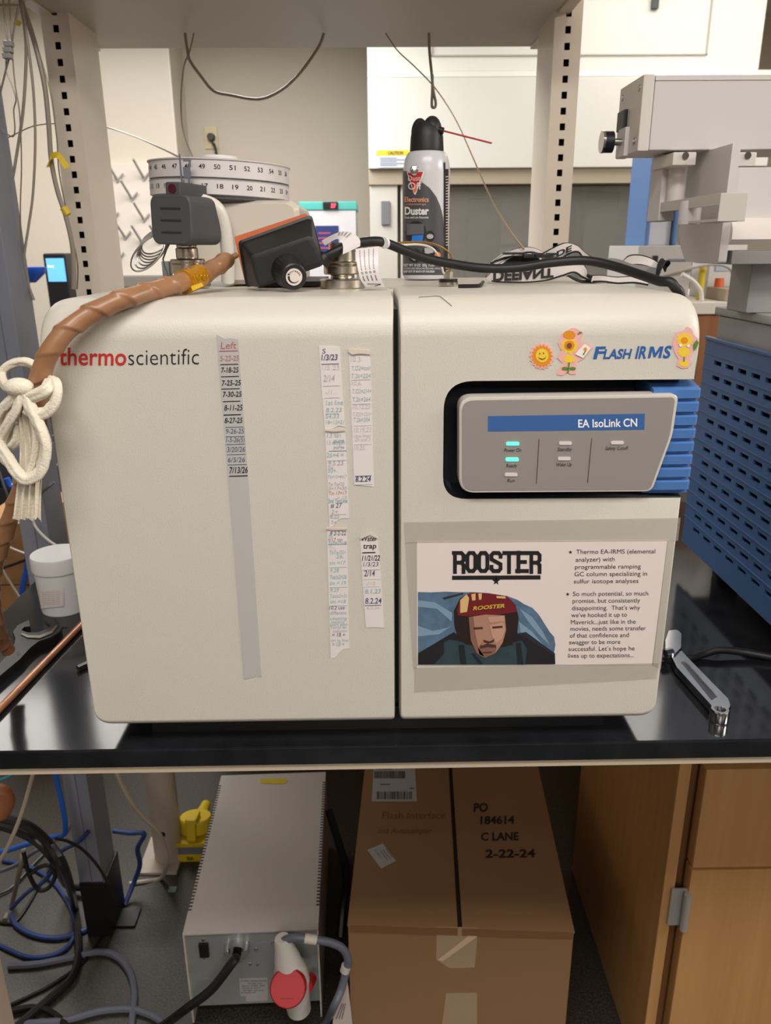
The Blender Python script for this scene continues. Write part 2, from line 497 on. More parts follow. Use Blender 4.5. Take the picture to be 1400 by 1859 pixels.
fpoly(MB(), [(886, 755.5), (1171, 751), (1170, 780), (886, 783.5)], Y1).build('display_strip', M('display_blue', (58, 98, 158), 0.35), panel, 'blue name strip across the panel')
MB().text('EA IsoLink CN', plane_text((1050, 776), (1157, 774), 14, Y1 - 0.0003), 0.018).build('lettering', M('white_ink', (238, 238, 240), 0.5), panel, 'white name lettering on the blue strip')
LED_ON = M('led_green', (70, 240, 180), 0.3, emit=1.7)
LED_OFF = M('led_off', (215, 208, 205), 0.35)
for cx, cy, on in ((931, 805.5, 1), (930, 834, 1), (928, 861.5, 0), (1026.5, 804.5, 0), (1024.5, 832.5, 0), (1121, 803.5, 0)):
    o = outline([fp(cx - 11.5, cy - 3, Y1), fp(cx + 11.5, cy - 3, Y1), fp(cx + 11.5, cy + 3, Y1), fp(cx - 11.5, cy + 3, Y1)], 0.0012, 4)
    MB().prism([(p.x, p.y) for p in o], lambda u, v, d: Vector((u, d, v)), Y1 + 0.0005, Y1 - 0.0006).build('indicator_light', LED_ON if on else LED_OFF, panel, 'lit green status light' if on else 'unlit white status light')
t = MB()
for s, x0, x1, y in (('Power On', 915, 946, 820.5), ('Ready', 919, 938.5, 848.5), ('Run', 921, 934, 875.5), ('Standby', 1012, 1038, 819), ('Wake Up', 1009, 1037.5, 846.5), ('Safety Cutoff', 1099, 1140, 817)):
    t.text(s, plane_text((x0, y), (x1, y - 0.4), 6.3, Y1 - 0.0002), 0.0, 0.22)
for (xa, ya), (xb, yb) in (((979, 797), (974, 878)), ((1074.5, 796), (1067, 877))):
    fpoly(t, [(xa - 0.5, ya), (xa + 0.5, ya), (xb + 0.5, yb), (xb - 0.5, yb)], Y1 - 0.0001)
t.build('lettering', INK, panel, 'small black italic captions and divider lines')

# maker lettering, printed name
Y0 = YF - 0.0004
MB().text('thermo', plane_text((107, 662.5), (229, 663), 31, Y0), 0.014).build('lettering', M('red_ink', (190, 40, 34), 0.5), an, 'red bold part of the maker lettering')
MB().text('scientific', plane_text((233, 663), (361, 661.5), 29, Y0), -0.011).build('lettering', INK, an, 'thin black part of the maker lettering')
b = MB(); BLI = M('blue_ink', (38, 92, 160), 0.5)
b.text('F', plane_text((1077, 651), (1095, 651), 21, Y0), 0.03, 0.25)
b.text('LASH', plane_text((1095, 651), (1144, 650.5), 16.5, Y0), 0.03, 0.25)
b.text('IR', plane_text((1153, 650.5), (1173, 650.2), 21, Y0), 0.03, 0.25)
b.text('S', plane_text((1203, 649.8), (1216, 649.5), 21, Y0), 0.03, 0.25)
fm = plane_text((1176, 650.2), (1200, 649.8), 21, Y0)
b.face([fm(x, y, 0.25) for x, y in ((0, 0), (0, 1), (.27, 1), (.5, .42), (.73, 1), (1, 1), (1, 0), (.8, 0), (.8, .66), (.57, .08), (.43, .08), (.2, .66), (.2, 0))])
b.build('lettering', BLI, an, 'blue slanted capitals at upper right')

# die-cut stickers
def fan(cx, cy, rx, ry, n, r2=None, ph=0.0):
    k = []
    for i in range(n * (2 if r2 else 1)):
        a = ph + 2 * PI * i / (n * (2 if r2 else 1)); q = r2 if (r2 and i % 2) else 1
        k.append((cx + rx * q * math.cos(a), cy + ry * q * math.sin(a)))
    return k
PINK = M('sticker_pink', (232, 176, 172), 0.4); ORANGE = M('sticker_orange', (222, 140, 36), 0.4); YEL = M('sticker_yellow', (236, 200, 62), 0.4); LEAF = M('sticker_green', (92, 130, 50), 0.4); BRN = M('sticker_brown', (120, 66, 40), 0.5); WHT = M('sticker_white', (240, 232, 224), 0.4)
def sticker(label, layers):
    base = None
    for i, (pts, mt) in enumerate(layers):
        Y = YF - 0.0006 - 0.0002 * i
        mb = MB()
        for q in (pts if isinstance(pts[0][0], tuple) else [pts]): fpoly(mb, q, Y, 0.0006 if i == 0 else None)
        if base is None: base = mb.build('sticker', mt, an, label)
        else: mb.build('print', mt, base)
sticker('smiling sun sticker with a pink edge', [(fan(984, 646.5, 23, 25, 18, 0.88), PINK), (fan(984, 646.5, 20, 21.5, 18, 0.82), ORANGE), (fan(984.5, 645.5, 11.5, 12.5, 24), YEL),
    ([fan(980, 642, 1.2, 1.6, 8), fan(987, 641.5, 1.2, 1.6, 8), [(977, 648), (980, 652), (985, 653.5), (990, 651), (992, 646.5), (989.5, 649.5), (985, 651.5), (980.5, 650)]], BRN)])
sticker('tall pink-edged flower sticker with a white flower card', [([(1013, 622), (1020, 607), (1038, 595), (1046, 596), (1059, 604), (1055, 616), (1058, 626), (1064, 620), (1077, 631), (1062, 650), (1048, 658), (1045, 672), (1046, 679), (1036, 680), (1030, 676), (1022, 682), (1011, 680), (1013, 671), (1022, 660), (1012, 650), (1019, 637)], PINK),
    ([fan(1034, 628, 17, 17, 9, 0.72), fan(1034, 652, 12, 8, 9, 0.8)], YEL), ([fan(1034, 627, 9.5, 9, 20), fan(1034, 608, 11, 8, 14)], ORANGE), ([[(1032, 658), (1035, 658), (1033, 676), (1030, 676)], [(1052, 602), (1058, 603), (1048, 608)], fan(1026, 669, 6, 3, 10), fan(1040, 669, 6, 3, 10)], LEAF),
    ([(1062, 624), (1073, 632), (1059, 650), (1044, 643)], WHT), (fan(1063, 634, 4.5, 4.5, 6, 0.5), ORANGE), ([(1058, 644), (1063, 636), (1064, 637), (1060, 645)], LEAF), (fan(1034, 627, 4.5, 4.5, 14), BRN)])
sticker('yellow flower sticker with a pink edge at the upper right corner', [([(1224, 614), (1230, 603), (1243, 600), (1247, 593), (1256, 597), (1260, 608), (1269, 616), (1267, 628), (1259, 638), (1254, 650), (1256, 660), (1250, 668), (1238, 669), (1229, 664), (1232, 652), (1225, 640), (1221, 626)], PINK),
    ([fan(1243, 617, 16, 14, 10, 0.78), fan(1242, 639, 12, 10, 10, 0.8), fan(1242, 660, 9, 6, 12)], YEL), (fan(1243, 618, 6.5, 6, 14), ORANGE), ([fan(1236, 627, 3.5, 3.5, 6, 0.6), fan(1250, 628, 3.5, 3.5, 6, 0.6)], WHT), ([[(1259, 625), (1265, 617), (1269, 622), (1265, 632), (1259, 636)], [(1241, 648), (1243.5, 648), (1243.5, 656), (1241, 656)]], LEAF)])

# hand-written tape notes on the left door
TX, TY, TS = 380, 590, 2.818
def tp(x, y): return (TX + x / TS, TY + y / TS)
PEN = {'k': M('marker_black', (34, 30, 36), 0.6), 'n': M('pen_navy', (80, 86, 118), 0.6), 'g': M('pen_grey', (170, 162, 166), 0.6), 'b': M('pen_teal', (150, 178, 186), 0.6), 'r': M('pen_red', (176, 110, 104), 0.6), 'l': M('pen_pale', (196, 188, 188), 0.6)}
def note(label, poly, mat, rows, rules, lift=None):
    Y = YF - 0.0005
    o = fpoly(MB(), [tp(*p) for p in poly], Y, 0.0005).build('tape_note', mat, an, label)
    groups = {}
    for s, x0, x1, y, h, c, bold in rows:
        groups.setdefault(c, MB()).text(s, plane_text(tp(x0, y), tp(x1, y - (x1 - x0) * 0.02), h / TS, Y - 0.0003), bold, 0.12)
    for x0, x1, y, wd, c in rules:
        fpoly(groups.setdefault(c, MB()), [tp(x0, y - wd / 2), tp(x1, y - wd / 2 - (x1 - x0) * 0.03), tp(x1, y + wd / 2 - (x1 - x0) * 0.03), tp(x0, y + wd / 2)], Y - 0.0003)
    for c, mb in groups.items(): mb.build('handwriting', PEN[c], o)
    if lift:
        fpoly(MB(), [tp(*p) for p in lift], Y - 0.0016, 0.0006).build('torn_edge', M('torn_paper', (214, 200, 186), 0.7), o)
GTAPE = M('grey_tape', (184, 180, 177), 0.5)
note('long strip of grey tape with handwritten dates down its upper part', [(38, 48), (60, 60), (78, 70), (110, 66), (148, 72), (200, 780), (268, 1803), (245, 1795), (215, 1806), (178, 1812), (106, 900), (44, 160)], GTAPE,
     [('Left', 58, 138, 122, 34, 'r', 0.0), ('5-22-25', 55, 150, 184, 26, 'r', 0.0), ('7-18-25', 60, 148, 244, 26, 'k', 0.014), ('7-25-25', 63, 160, 310, 26, 'k', 0.014), ('7-30-25', 68, 164, 368, 26, 'k', 0.014), ('8-11-25', 76, 168, 438, 28, 'k', 0.014), ('8-27-25', 78, 168, 502, 26, 'k', 0.014),
      ('9-26-25', 84, 176, 556, 24, 'n', 0.0), ('1-5-26(5)', 86, 180, 600, 24, 'n', 0.0), ('3/20/26', 90, 182, 650, 26, 'n', 0.0), ('6/5/26', 94, 182, 702, 24, 'n', 0.0), ('7/13/26', 102, 196, 758, 30, 'k', 0.014)],
     [(52, 146, 134, 5, 'r'), (56, 148, 203, 4, 'k'), (60, 152, 265, 4, 'k'), (62, 156, 328, 4, 'k'), (70, 158, 392, 4, 'k'), (73, 162, 461, 5, 'k'), (82, 174, 524, 2.5, 'n'), (84, 178, 572, 2.5, 'n'), (86, 180, 612, 2.5, 'n'), (90, 186, 664, 2.5, 'n'), (94, 192, 716, 2.5, 'n'), (102, 196, 774, 5, 'k')])
note('white tape note topped with the letter S and a date', [(562, 107), (620, 108), (668, 112), (681, 330), (694, 522), (660, 514), (632, 530), (592, 536), (576, 330)], PAPER,
     [('S', 577, 594, 146, 24, 'n', 0.0), ('1/3/23', 573, 655, 180, 28, 'n', 0.02), ('1/5 23', 577, 664, 230, 24, 'l', 0.0), ('2/14', 583, 640, 290, 34, 'g', 0.0), ('-/1.', 592, 640, 356, 24, 'l', 0.0), ('1st line', 597, 684, 410, 24, 'b', 0.0), ('8.2.23', 597, 676, 446, 22, 'b', 0.0), ('54.33', 594, 662, 478, 20, 'b', 0.0), ('18+12=21', 597, 688, 508, 20, 'b', 0.0)],
     [(574, 664, 201, 3.5, 'n'), (583, 668, 313, 2, 'g'), (590, 668, 374, 2, 'g'), (594, 664, 455, 3, 'b')])
note('middle white tape note covered in small teal writing', [(592, 537), (694, 537), (706, 760), (715, 988), (680, 989), (660, 996), (632, 1030), (616, 1034), (604, 770)], PAPER,
     [('13 tin', 602, 672, 576, 24, 'b', 0.0), ('pure', 636, 690, 600, 18, 'b', 0.02), ('13 oxygen', 602, 694, 612, 20, 'b', 0.0), ('purge', 636, 690, 634, 18, 'b', 0.02), ('26+4 =', 600, 686, 678, 24, 'b', 0.0), ('9.5.23', 608, 684, 718, 22, 'g', 0.0), ('Tot', 606, 634, 738, 18, 'b', 0.0), ('30+', 606, 648, 756, 20, 'b', 0.0), ('Tin=13+4=17', 605, 702, 786, 18, 'b', 0.0), ('To TwO2', 608, 690, 824, 18, 'g', 0.0), ('3=17=30', 610, 702, 846, 18, 'g', 0.0), ('Tin 17=17', 610, 702, 870, 18, 'r', 0.0), ('= 18', 654, 704, 892, 18, 'l', 0.0), ('3rd TarLine', 608, 706, 910, 20, 'b', 0.03), ('# 27', 620, 676, 936, 24, 'n', 0.0), ('2+', 624, 658, 966, 20, 'b', 0.0), ('8.22', 618, 664, 990, 18, 'g', 0.0), ('5+', 622, 650, 1018, 18, 'b', 0.0)],
     [(612, 702, 646, 2, 'n'), (604, 702, 695, 2, 'b'), (620, 700, 971, 2, 'g')], [(592, 533), (694, 533), (694, 541), (640, 546), (592, 542)])
note('lowest white tape note in teal pen with a torn pointed end', [(602, 1040), (703, 1042), (709, 1300), (715, 1655), (682, 1660), (642, 1704), (622, 1708), (612, 1400)], PAPER,
     [('8 2-2-22', 618, 698, 1076, 20, 'n', 0.0), ('Oct', 608, 632, 1090, 16, 'b', 0.0), ('=17 tin', 608, 680, 1108, 18, 'r', 0.0), ('ToT=17+18', 608, 702, 1124, 16, 'b', 0.03), ('Tr...', 612, 650, 1148, 18, 'l', 0.0), ('ToTwO2=', 614, 698, 1174, 20, 'b', 0.0), ('26.', 648, 690, 1194, 18, 'b', 0.0), ('tin =17', 614, 696, 1226, 18, 'b', 0.0), ('9.28', 618, 662, 1266, 20, 'b', 0.0), ('Tot/o2=26', 616, 702, 1300, 20, 'b', 0.015), ('tin = 19', 616, 698, 1330, 20, 'b', 0.0), ('9.29', 618, 662, 1366, 20, 'b', 0.0), ('Tot/o2=31', 616, 702, 1396, 18, 'b', 0.0), ('tin =18', 618, 698, 1424, 18, 'b', 0.0), ('10.2 use', 614, 692, 1456, 18, 'n', 0.0), ('different', 618, 702, 1482, 18, 'b', 0.0), ('counting', 618, 704, 1510, 18, 'b', 0.0), ('method', 624, 690, 1528, 16, 'b', 0.0), ('start with', 618, 708, 1540, 14, 'b', 0.0), ('Tot/o2 for', 618, 704, 1554, 14, 'b', 0.0), ('column', 632, 702, 1574, 16, 'b', 0.0), ('= 18 +', 628, 694, 1596, 20, 'n', 0.0), ('tin in line', 622, 710, 1622, 16, 'b', 0.0), ('= 18 +', 628, 690, 1644, 20, 'b', 0.01)],
     [(608, 702, 1124, 3, 'b'), (614, 704, 1241, 2, 'b'), (616, 706, 1343, 2, 'b'), (616, 706, 1438, 2, 'b')], [(600, 1034), (704, 1038), (704, 1046), (650, 1049), (601, 1046)])
note('white tape note beside the door seam ending in a boxed date', [(714, 124), (822, 132), (833, 480), (843, 828), (790, 822), (742, 818), (728, 460)], PAPER,
     [('10.3.', 722, 780, 188, 24, 'l', 0.0), ('T.O2=colr', 726, 826, 232, 22, 'b', 0.0), ('T.2k=224', 724, 824, 272, 22, 'b', 0.0), ('10.6.', 728, 780, 308, 20, 'l', 0.0), ('T.O2=214+', 730, 828, 350, 22, 'b', 0.0), ('T.2k=264', 730, 824, 392, 22, 'b', 0.0), ('10.12.23', 734, 822, 430, 22, 'l', 0.0), ('T.O2=122+', 734, 826, 466, 20, 'l', 0.0), ('T.2k=304', 736, 820, 496, 22, 'b', 0.0), ('10.19.23', 740, 826, 548, 24, 'l', 0.0), ('new liner', 740, 826, 576, 18, 'l', 0.0), ('25 and 3', 744, 824, 594, 16, 'l', 0.0), ('10.25.', 740, 800, 640, 22, 'l', 0.0), ('8.2.24', 747, 826, 802, 26, 'n', 0.02)],
     [(726, 824, 282, 2, 'g'), (732, 826, 406, 2, 'g'), (740, 828, 516, 2, 'l'), (742, 830, 612, 2, 'l'), (746, 830, 774, 3.5, 'n'), (748, 834, 818, 2, 'b')], [(712, 121), (824, 130), (824, 150), (770, 146), (730, 152), (714, 140)])
note('short white tape note headed water trap', [(772, 1088), (822, 1062), (862, 1088), (880, 1320), (894, 1550), (850, 1546), (802, 1548), (784, 1300)], PAPER,
     [('Water', 776, 858, 1106, 24, 'k', 0.014), ('trap', 786, 854, 1144, 26, 'k', 0.014), ('11/21/22', 782, 872, 1206, 26, 'k', 0.014), ('1/3/23', 788, 864, 1236, 22, 'n', 0.0), ('2/14', 792, 846, 1286, 30, 'n', 0.01), ('-/12', 800, 850, 1332, 18, 'l', 0.0), ('8.1.23', 796, 876, 1374, 22, 'b', 0.01), ('8.2.24', 797, 880, 1426, 28, 'n', 0.01), ('4.2.2a', 804, 870, 1454, 14, 'l', 0.0)],
     [(783, 850, 1166, 5, 'k'), (786, 874, 1254, 2, 'g'), (788, 874, 1302, 2, 'l'), (792, 872, 1340, 2, 'l'), (796, 880, 1436, 2.5, 'n')], [(769, 1086), (822, 1058), (864, 1086), (862, 1094), (822, 1074), (774, 1096)])

# paper sign with tape
Ysg = YF - 0.0006
sign = fpoly(MB(), [(757, 983), (1213, 980.5), (1186, 1207), (757, 1206)], Ysg, 0.0006).build('paper_sign', M('sign_paper', (226, 212, 208), 0.5), an, 'printed white paper sign')
def cp(x, y): return (720 + x / 2.593, 920 + y / 2.593)
rows = [('Thermo EA-IRMS (elemental', 846, 1218, 222), ('analyzer) with', 843, 1027, 259), ('programmable ramping', 840, 1150, 293), ('GC column specializing in', 838, 1180, 327), ('sulfur isotope analyses', 835, 1139, 361),
        ('So much potential, so much', 831, 1185, 420), ('promise, but consistently', 829, 1147, 453), ('disappointing.  That\u2019s why', 826, 1147, 487), ('we\u2019ve hooked it up to', 823, 1085, 520), ('Maverick...just like in the', 821, 1126, 553), ('movies, needs some transfer', 819, 1174, 584), ('of that confidence and', 816, 1094, 616), ('swagger to be more', 813, 1054, 648), ('successful. Let\u2019s hope he', 811, 1121, 679), ('lives up to expectations...', 808, 1118, 711)]
t = MB()
for s, x0, x1, y in rows: t.text(s, plane_text(cp(x0, y), cp(x1, y - 3), 20 / 2.593, Ysg - 0.0003), 0.0)
for x, y in ((819, 214), (806, 412)): fpoly(t, [cp(*q) for q in fan(x, y, 9, 9, 5, 0.42, -PI / 2)], Ysg - 0.0003)
t.build('lettering', INK, sign, 'bulleted black text')
# block title
t = MB()
_lift = [0.0]
def stroke(mb, pts, w_, box, closed=False):
    x0, y0, x1, y1 = box
    Q = [Vector((x0 + p[0] * (x1 - x0), y0 + p[1] * (y1 - y0))) for p in pts]
    n = len(Q)
    for i in range(n if closed else n - 1):
        a, b = Q[i], Q[(i + 1) % n]
        d = (b - a).normalized(); nn = Vector((-d.y, d.x)) * w_ / 2; e = d * w_ * 0.28
        _lift[0] += 0.00002
        fpoly(mb, [cp(*(a - e + nn)), cp(*(b + e + nn)), cp(*(b + e - nn)), cp(*(a - e - nn))], Ysg - 0.0003 - _lift[0] % 0.0004)
k = 0.17
Oo = [(0.15 + k, 0.1), (0.85 - k, 0.1), (0.85, 0.1 + k * .7), (0.85, 0.9 - k * .7), (0.85 - k, 0.9), (0.15 + k, 0.9), (0.15, 0.9 - k * .7), (0.15, 0.1 + k * .7)]
GL = {'R': [([(0.2, 0.98), (0.2, 0.1)], 0), ([(0.05, 0.1), (0.7, 0.1), (0.86, 0.2), (0.86, 0.42), (0.7, 0.53), (0.3, 0.53)], 0), ([(0.7, 0.53), (0.86, 0.64), (0.86, 0.98)], 0)], 'O': [(Oo, 1)],
      'S': [([(0.86, 0.3), (0.86, 0.2), (0.7, 0.1), (0.3, 0.1), (0.15, 0.2), (0.15, 0.38), (0.85, 0.6), (0.85, 0.8), (0.7, 0.9), (0.3, 0.9), (0.15, 0.8), (0.15, 0.68)], 0)],
      'T': [([(0.05, 0.1), (0.95, 0.1)], 0), ([(0.5, 0.1), (0.5, 0.98)], 0)], 'E': [([(0.22, 0.05), (0.22, 0.95)], 0), ([(0.05, 0.1), (0.95, 0.1)], 0), ([(0.2, 0.5), (0.8, 0.5)], 0), ([(0.05, 0.9), (0.95, 0.9)], 0)]}
edges = [262, 325, 380, 437, 500, 560, 622, 683]
for ch, x0, x1 in zip('ROOSTER', edges[:-1], edges[1:]):
    for pts, cl in GL[ch]: stroke(t, pts, 18, (x0 + 1, 207, x1 - 1, 313), cl)
fpoly(t, [cp(262, 325), cp(678, 323), cp(678, 342), cp(262, 344)], Ysg - 0.0003)
fpoly(t, [cp(*q) for q in fan(469, 350, 19, 20, 5, 0.42, -PI / 2)], Ysg - 0.0003)
t.build('title_lettering', INK, sign, 'heavy black block title over a bar and star')
# printed picture: a plain pilot in a maroon helmet, torn edge
pic = [(101, 401), (160, 403), (230, 400), (300, 402), (360, 402), (430, 406), (520, 420), (570, 438), (600, 458), (640, 476), (668, 505), (700, 555), (722, 590), (742, 612), (748, 650), (740, 700), (748, 741), (101, 743)]
Yp = Ysg - 0.0003
def layer(polys, rgb, i, nm):
    m = MB()
    Yq = Yp - 0.00012 * i
    for q in polys: fpoly(m, [cp(*p) for p in q], Yq, 0.0001)
    m.build('printed_picture' if i == 0 else 'print', M('print_' + nm, rgb, 0.5, mottle=(90, tuple(int(c * 0.78) for c in rgb), 0.25) if nm in ('sky', 'suit') else None), sign, 'printed portrait of a pilot in a maroon helmet' if i == 0 else None)
layer([pic], (92, 122, 150), 0, 'sky')
layer([[(101, 440), (180, 450), (262, 500), (260, 540), (190, 480), (101, 470)], [(101, 560), (170, 585), (240, 570), (262, 560), (200, 600), (101, 610)], [(580, 480), (640, 520), (690, 590), (720, 650), (670, 600), (620, 540)], [(575, 540), (640, 590), (700, 660), (640, 620), (585, 590)]], (124, 150, 172), 0.5, 'cloud')
layer([[(216, 428), (312, 404), (316, 412), (224, 438)], [(575, 595), (610, 590), (746, 690), (746, 704), (600, 614)]], (40, 44, 52), 0.8, 'rail')
layer([[(101, 690), (270, 590), (330, 640), (330, 743), (101, 743)], [(560, 590), (600, 610), (746, 700), (748, 741), (520, 743)]], (30, 30, 34), 1, 'cockpit')
layer([[(175, 743), (225, 690), (222, 640), (250, 625), (330, 640), (420, 680), (545, 640), (590, 630), (615, 670), (605, 743)]], (52, 72, 80), 2, 'suit')
layer([[(290, 650), (318, 650), (330, 743), (300, 743)], [(560, 640), (585, 640), (598, 743), (570, 743)], [(350, 690), (366, 690), (410, 743), (388, 743)]], (28, 34, 40), 2.5, 'harness')
layer([[(272, 560), (270, 490), (300, 430), (350, 404), (430, 407), (520, 421), (560, 460), (575, 520), (568, 600), (545, 650), (500, 660), (330, 650), (290, 620)]], (38, 26, 24), 3, 'liner')
layer([[(285, 490), (300, 430), (350, 404), (430, 407), (520, 421), (556, 455), (568, 495), (480, 508), (400, 512), (330, 515), (290, 512)]], (110, 28, 34), 4, 'helmet')
layer([[(300, 440), (330, 412), (342, 430), (332, 495), (300, 500)], [(352, 412), (372, 408), (372, 440), (356, 442)], [(385, 408), (402, 408), (400, 436), (388, 438)], [(470, 420), (512, 422), (514, 432), (472, 430)]], (210, 178, 120), 5, 'trim')
layer([[(340, 520), (420, 508), (510, 512), (516, 580), (500, 640), (465, 690), (415, 712), (378, 690), (350, 630)]], (170, 128, 108), 6, 'skin')
layer([[(340, 520), (362, 516), (372, 600), (388, 668), (415, 706), (378, 690), (350, 630)], [(404, 636), (396, 668), (430, 660), (470, 664), (466, 690), (415, 712), (392, 700), (384, 668)]], (132, 94, 78), 7, 'skin_dark')
layer([[(440, 560), (500, 545), (512, 570), (498, 620), (470, 640), (450, 610)], [(430, 520), (505, 516), (508, 540), (440, 545)]], (190, 148, 126), 8, 'skin_light')
layer([[(362, 568), (405, 566), (408, 575), (364, 578)], [(450, 564), (500, 560), (500, 570), (452, 574)], [(392, 655), (430, 644), (468, 650), (470, 664), (430, 660), (396, 668)], [(404, 684), (450, 682), (446, 688), (408, 690)], [(408, 626), (440, 634), (462, 622), (456, 638), (430, 644), (412, 638)]], (74, 48, 40), 9, 'features')
MB().text('ROOSTER', plane_text(cp(360, 487), cp(510, 474), 6.5, Yp - 0.0014), 0.03, 0.3).build('lettering', M('gold_ink', (206, 170, 60), 0.5), sign, 'small yellow script on the printed helmet')
TAPE = clear('clear_tape', (196, 188, 178), 0.24, 0.18)
for pts in ([(733, 948), (1236, 940), (1231, 982), (735, 986)], [(752, 1212), (1196, 1204), (1192, 1232), (752, 1257)], [(735, 985), (757, 984), (757, 1214), (750, 1214)], [(1212, 982), (1226, 981), (1200, 1216), (1184, 1208)]):
    fpoly(MB(), pts, Ysg - 0.0002, 0.0002).build('clear_tape', TAPE, an, 'strip of clear tape round the sign')
# scuff on the door's upper curve
sc = MB()
def on_top_curve(px, py):
    """where the ray meets the rounded upper front edge"""
    best = None
    for i in range(60):
        a = i / 59 * PI / 2
        y = YF + 0.036 * (1 - math.sin(a)); z = zt - 0.034 * (1 - math.cos(a))
        p = onY(px, py, y); e = abs(p.z - z)
        if best is None or e < best[0]: best = (e, p)
    return best[1] + Vector((0, -0.0004, 0.0003))
sc.tube([on_top_curve(*p) for p in ((760, 540), (775, 539), (796, 538), (806, 544), (820, 556))], 0.0003, 5, 6)
sc.build('scratch', M('scratch_grey', (120, 112, 104), 0.7), an, 'thin grey scuff line on the right door')
#@@PART2
# ================================================================== unseen far half of the island, added to block light, and the cabinet behind
fb = thing('unseen_far_bench', 'unseen black worktop and maple cabinets behind the shelf uprights, added to block light', 'bench', (0.1, 2.1, 0))
MB().box(-0.5, 0.68, 1.68, 2.5, ZK - 0.022, ZK, 0.002).build('worktop', EPOXY, fb)
MB().box(-0.48, 0.66, 1.98, 2.46, 0.0, ZK - 0.022).build('cabinet_row', WOOD, fb)
YW = 2.0
ztop = onY(1330, 548, YW).z
wc = thing('wood_cabinet', 'tall wooden cabinet with a white top behind the blue vented machine', 'cabinet', (1.3, YW + 0.3, 0))
MB().box(0.72, 1.95, YW + 0.01, YW + 0.6, 0, ztop - 0.03).build('body', M('brown_wood', (150, 98, 58), 0.5, wave=(126, 80, 46)), wc)
MB().box(0.70, 1.97, YW, YW + 0.62, ztop - 0.03, ztop, 0.003).build('top', M('white_laminate', (218, 212, 202), 0.4), wc)

# ================================================================== things on the analyser's top
def pxm(px, py, Y):                              # metres per pixel at that place
    return (onY(px + 1, py, Y) - onY(px, py, Y)).length
def fitting(name, label, cx, Yc, tiers, base_y=None):
    th = thing(name, label, 'fitting', (onY(cx, 500, Yc).x, Yc, zt))
    X = onY(cx, 500, Yc).x
    mm = pxm(cx, 480, Yc)
    for i, (y0, y1, hw, knurl) in enumerate(tiers):
        za, zb_ = onY(cx, y0, Yc).z, onY(cx, y1, Yc).z
        if i == len(tiers) - 1: zb_ = zt
        n = 48 if knurl else 32
        ring = lambda z, k: [Vector((X + (hw * mm * k * (1 - (0.02 if knurl and j % 2 else 0))) * math.cos(2 * PI * j / n), Yc + (hw * mm * k * (1 - (0.02 if knurl and j % 2 else 0))) * math.sin(2 * PI * j / n), z)) for j in range(n)]
        MB().loft([ring(za, 0.94), ring(za - 0.0012, 1), ring(zb_ + 0.0012, 1), ring(zb_, 0.94)]).build('knurled_ring' if knurl else 'collar', NICKEL, th)
    return th
fitting('reactor_fitting', 'nickel knurled fitting under the dark grey motor block', 343, 0.90, [(443, 450, 18, 0), (450, 470, 20, 0), (470, 478, 31, 0), (478, 497, 31, 1), (497, 508, 20, 0), (508, 520, 38, 0)])
fitting('reactor_fitting', 'nickel fitting with a flanged base behind the hanging warning tag', 622, 0.845, [(440, 475, 24, 0), (475, 481, 31, 0), (481, 498, 34, 1), (498, 506, 22, 0), (506, 521, 42, 0)])

# rotating sample tray on its beige drive
YC = 1.0
zt_c, zb_c = onY(398, 284.5, 0.92).z, onY(398, 361, 0.92).z
R_c = 126.5 * pxm(398, 320, 0.985)
cen = Vector((onY(398, 320, YC).x, YC, zb_c))
rot = Matrix.Rotation(math.radians(2.2), 3, 'Y')
asr = thing('autosampler', 'round white sample carousel with printed numbers on a beige drive', 'autosampler', cen, rot)
Hc = zt_c - zb_c
TRAY = M('tray_white', (212, 207, 206), 0.4)
def disc(r, z0, z1, lip=0.0):
    return MB().lathe([(0, z0), (r - 0.002, z0), (r, z0 + 0.001), (r, z1 - 0.002), (r + lip, z1 - 0.001), (r + lip, z1), (r - 0.003, z1 + 0.0008), (0, z1 + 0.0008)], seg=96)
disc(R_c, 0.004, Hc * 0.47).build('lower_tray', TRAY, asr, local=True)
disc(R_c, Hc * 0.51, Hc - 0.001, 0.0015).build('upper_tray', TRAY, asr, local=True)
MB().lathe([(0, Hc * 0.46), (R_c * 1.004, Hc * 0.47), (R_c * 1.004, Hc * 0.495), (0, Hc * 0.5)], seg=96).build('tray_ring', M('tray_ring', (150, 150, 154), 0.4), asr, local=True)
MB().lathe([(0, -0.012), (R_c * 0.55, -0.010), (R_c * 0.96, 0.001), (R_c * 0.97, 0.0045), (0, 0.0045)], seg=80).build('underside', M('tray_under_shade', (92, 92, 98), 0.5), asr, local=True)  # shadow under the tray put into this dark grey
MB().lathe([(0, Hc), (R_c * 0.28, Hc), (R_c * 0.28, Hc + 0.006), (R_c * 0.25, Hc + 0.0085), (0, Hc + 0.0088)], seg=48).build('lid_knob', WHITEP, asr, local=True)
t = MB()
def wrap(ang, z, hgt, wdt, r):
    def f(s, v, sh):
        a = ang + (s - 0.5) * wdt / r
        return Vector((r * math.sin(a), -r * math.cos(a), z + v * hgt))
    return f
for n in range(41, 57):
    t.text(str(n), wrap(math.radians(8.3 + 11.6 * (n - 50)), Hc * 0.72, 0.0046, 0.0068, R_c + 0.0003), 0.008)
for n in range(9, 25):
    t.text(str(n), wrap(math.radians(10.1 + 11.6 * (n - 18)), Hc * 0.26, 0.0046, 0.0068, R_c + 0.0003), 0.008)
t.build('numbering', INK, asr, 'black position numbers round both trays', local=True)
bp = [(368, 366), (528, 364), (545, 374), (546, 516), (408, 516), (410, 440), (398, 392)]
o = outline([(onY(*p, 0.95).x, onY(*p, 0.95).z) for p in bp], [0.004, 0.012, 0.014, 0.004, 0.004, 0.02, 0.02], 6)
for p in o: p.y = max(p.y, zt + 0.001)
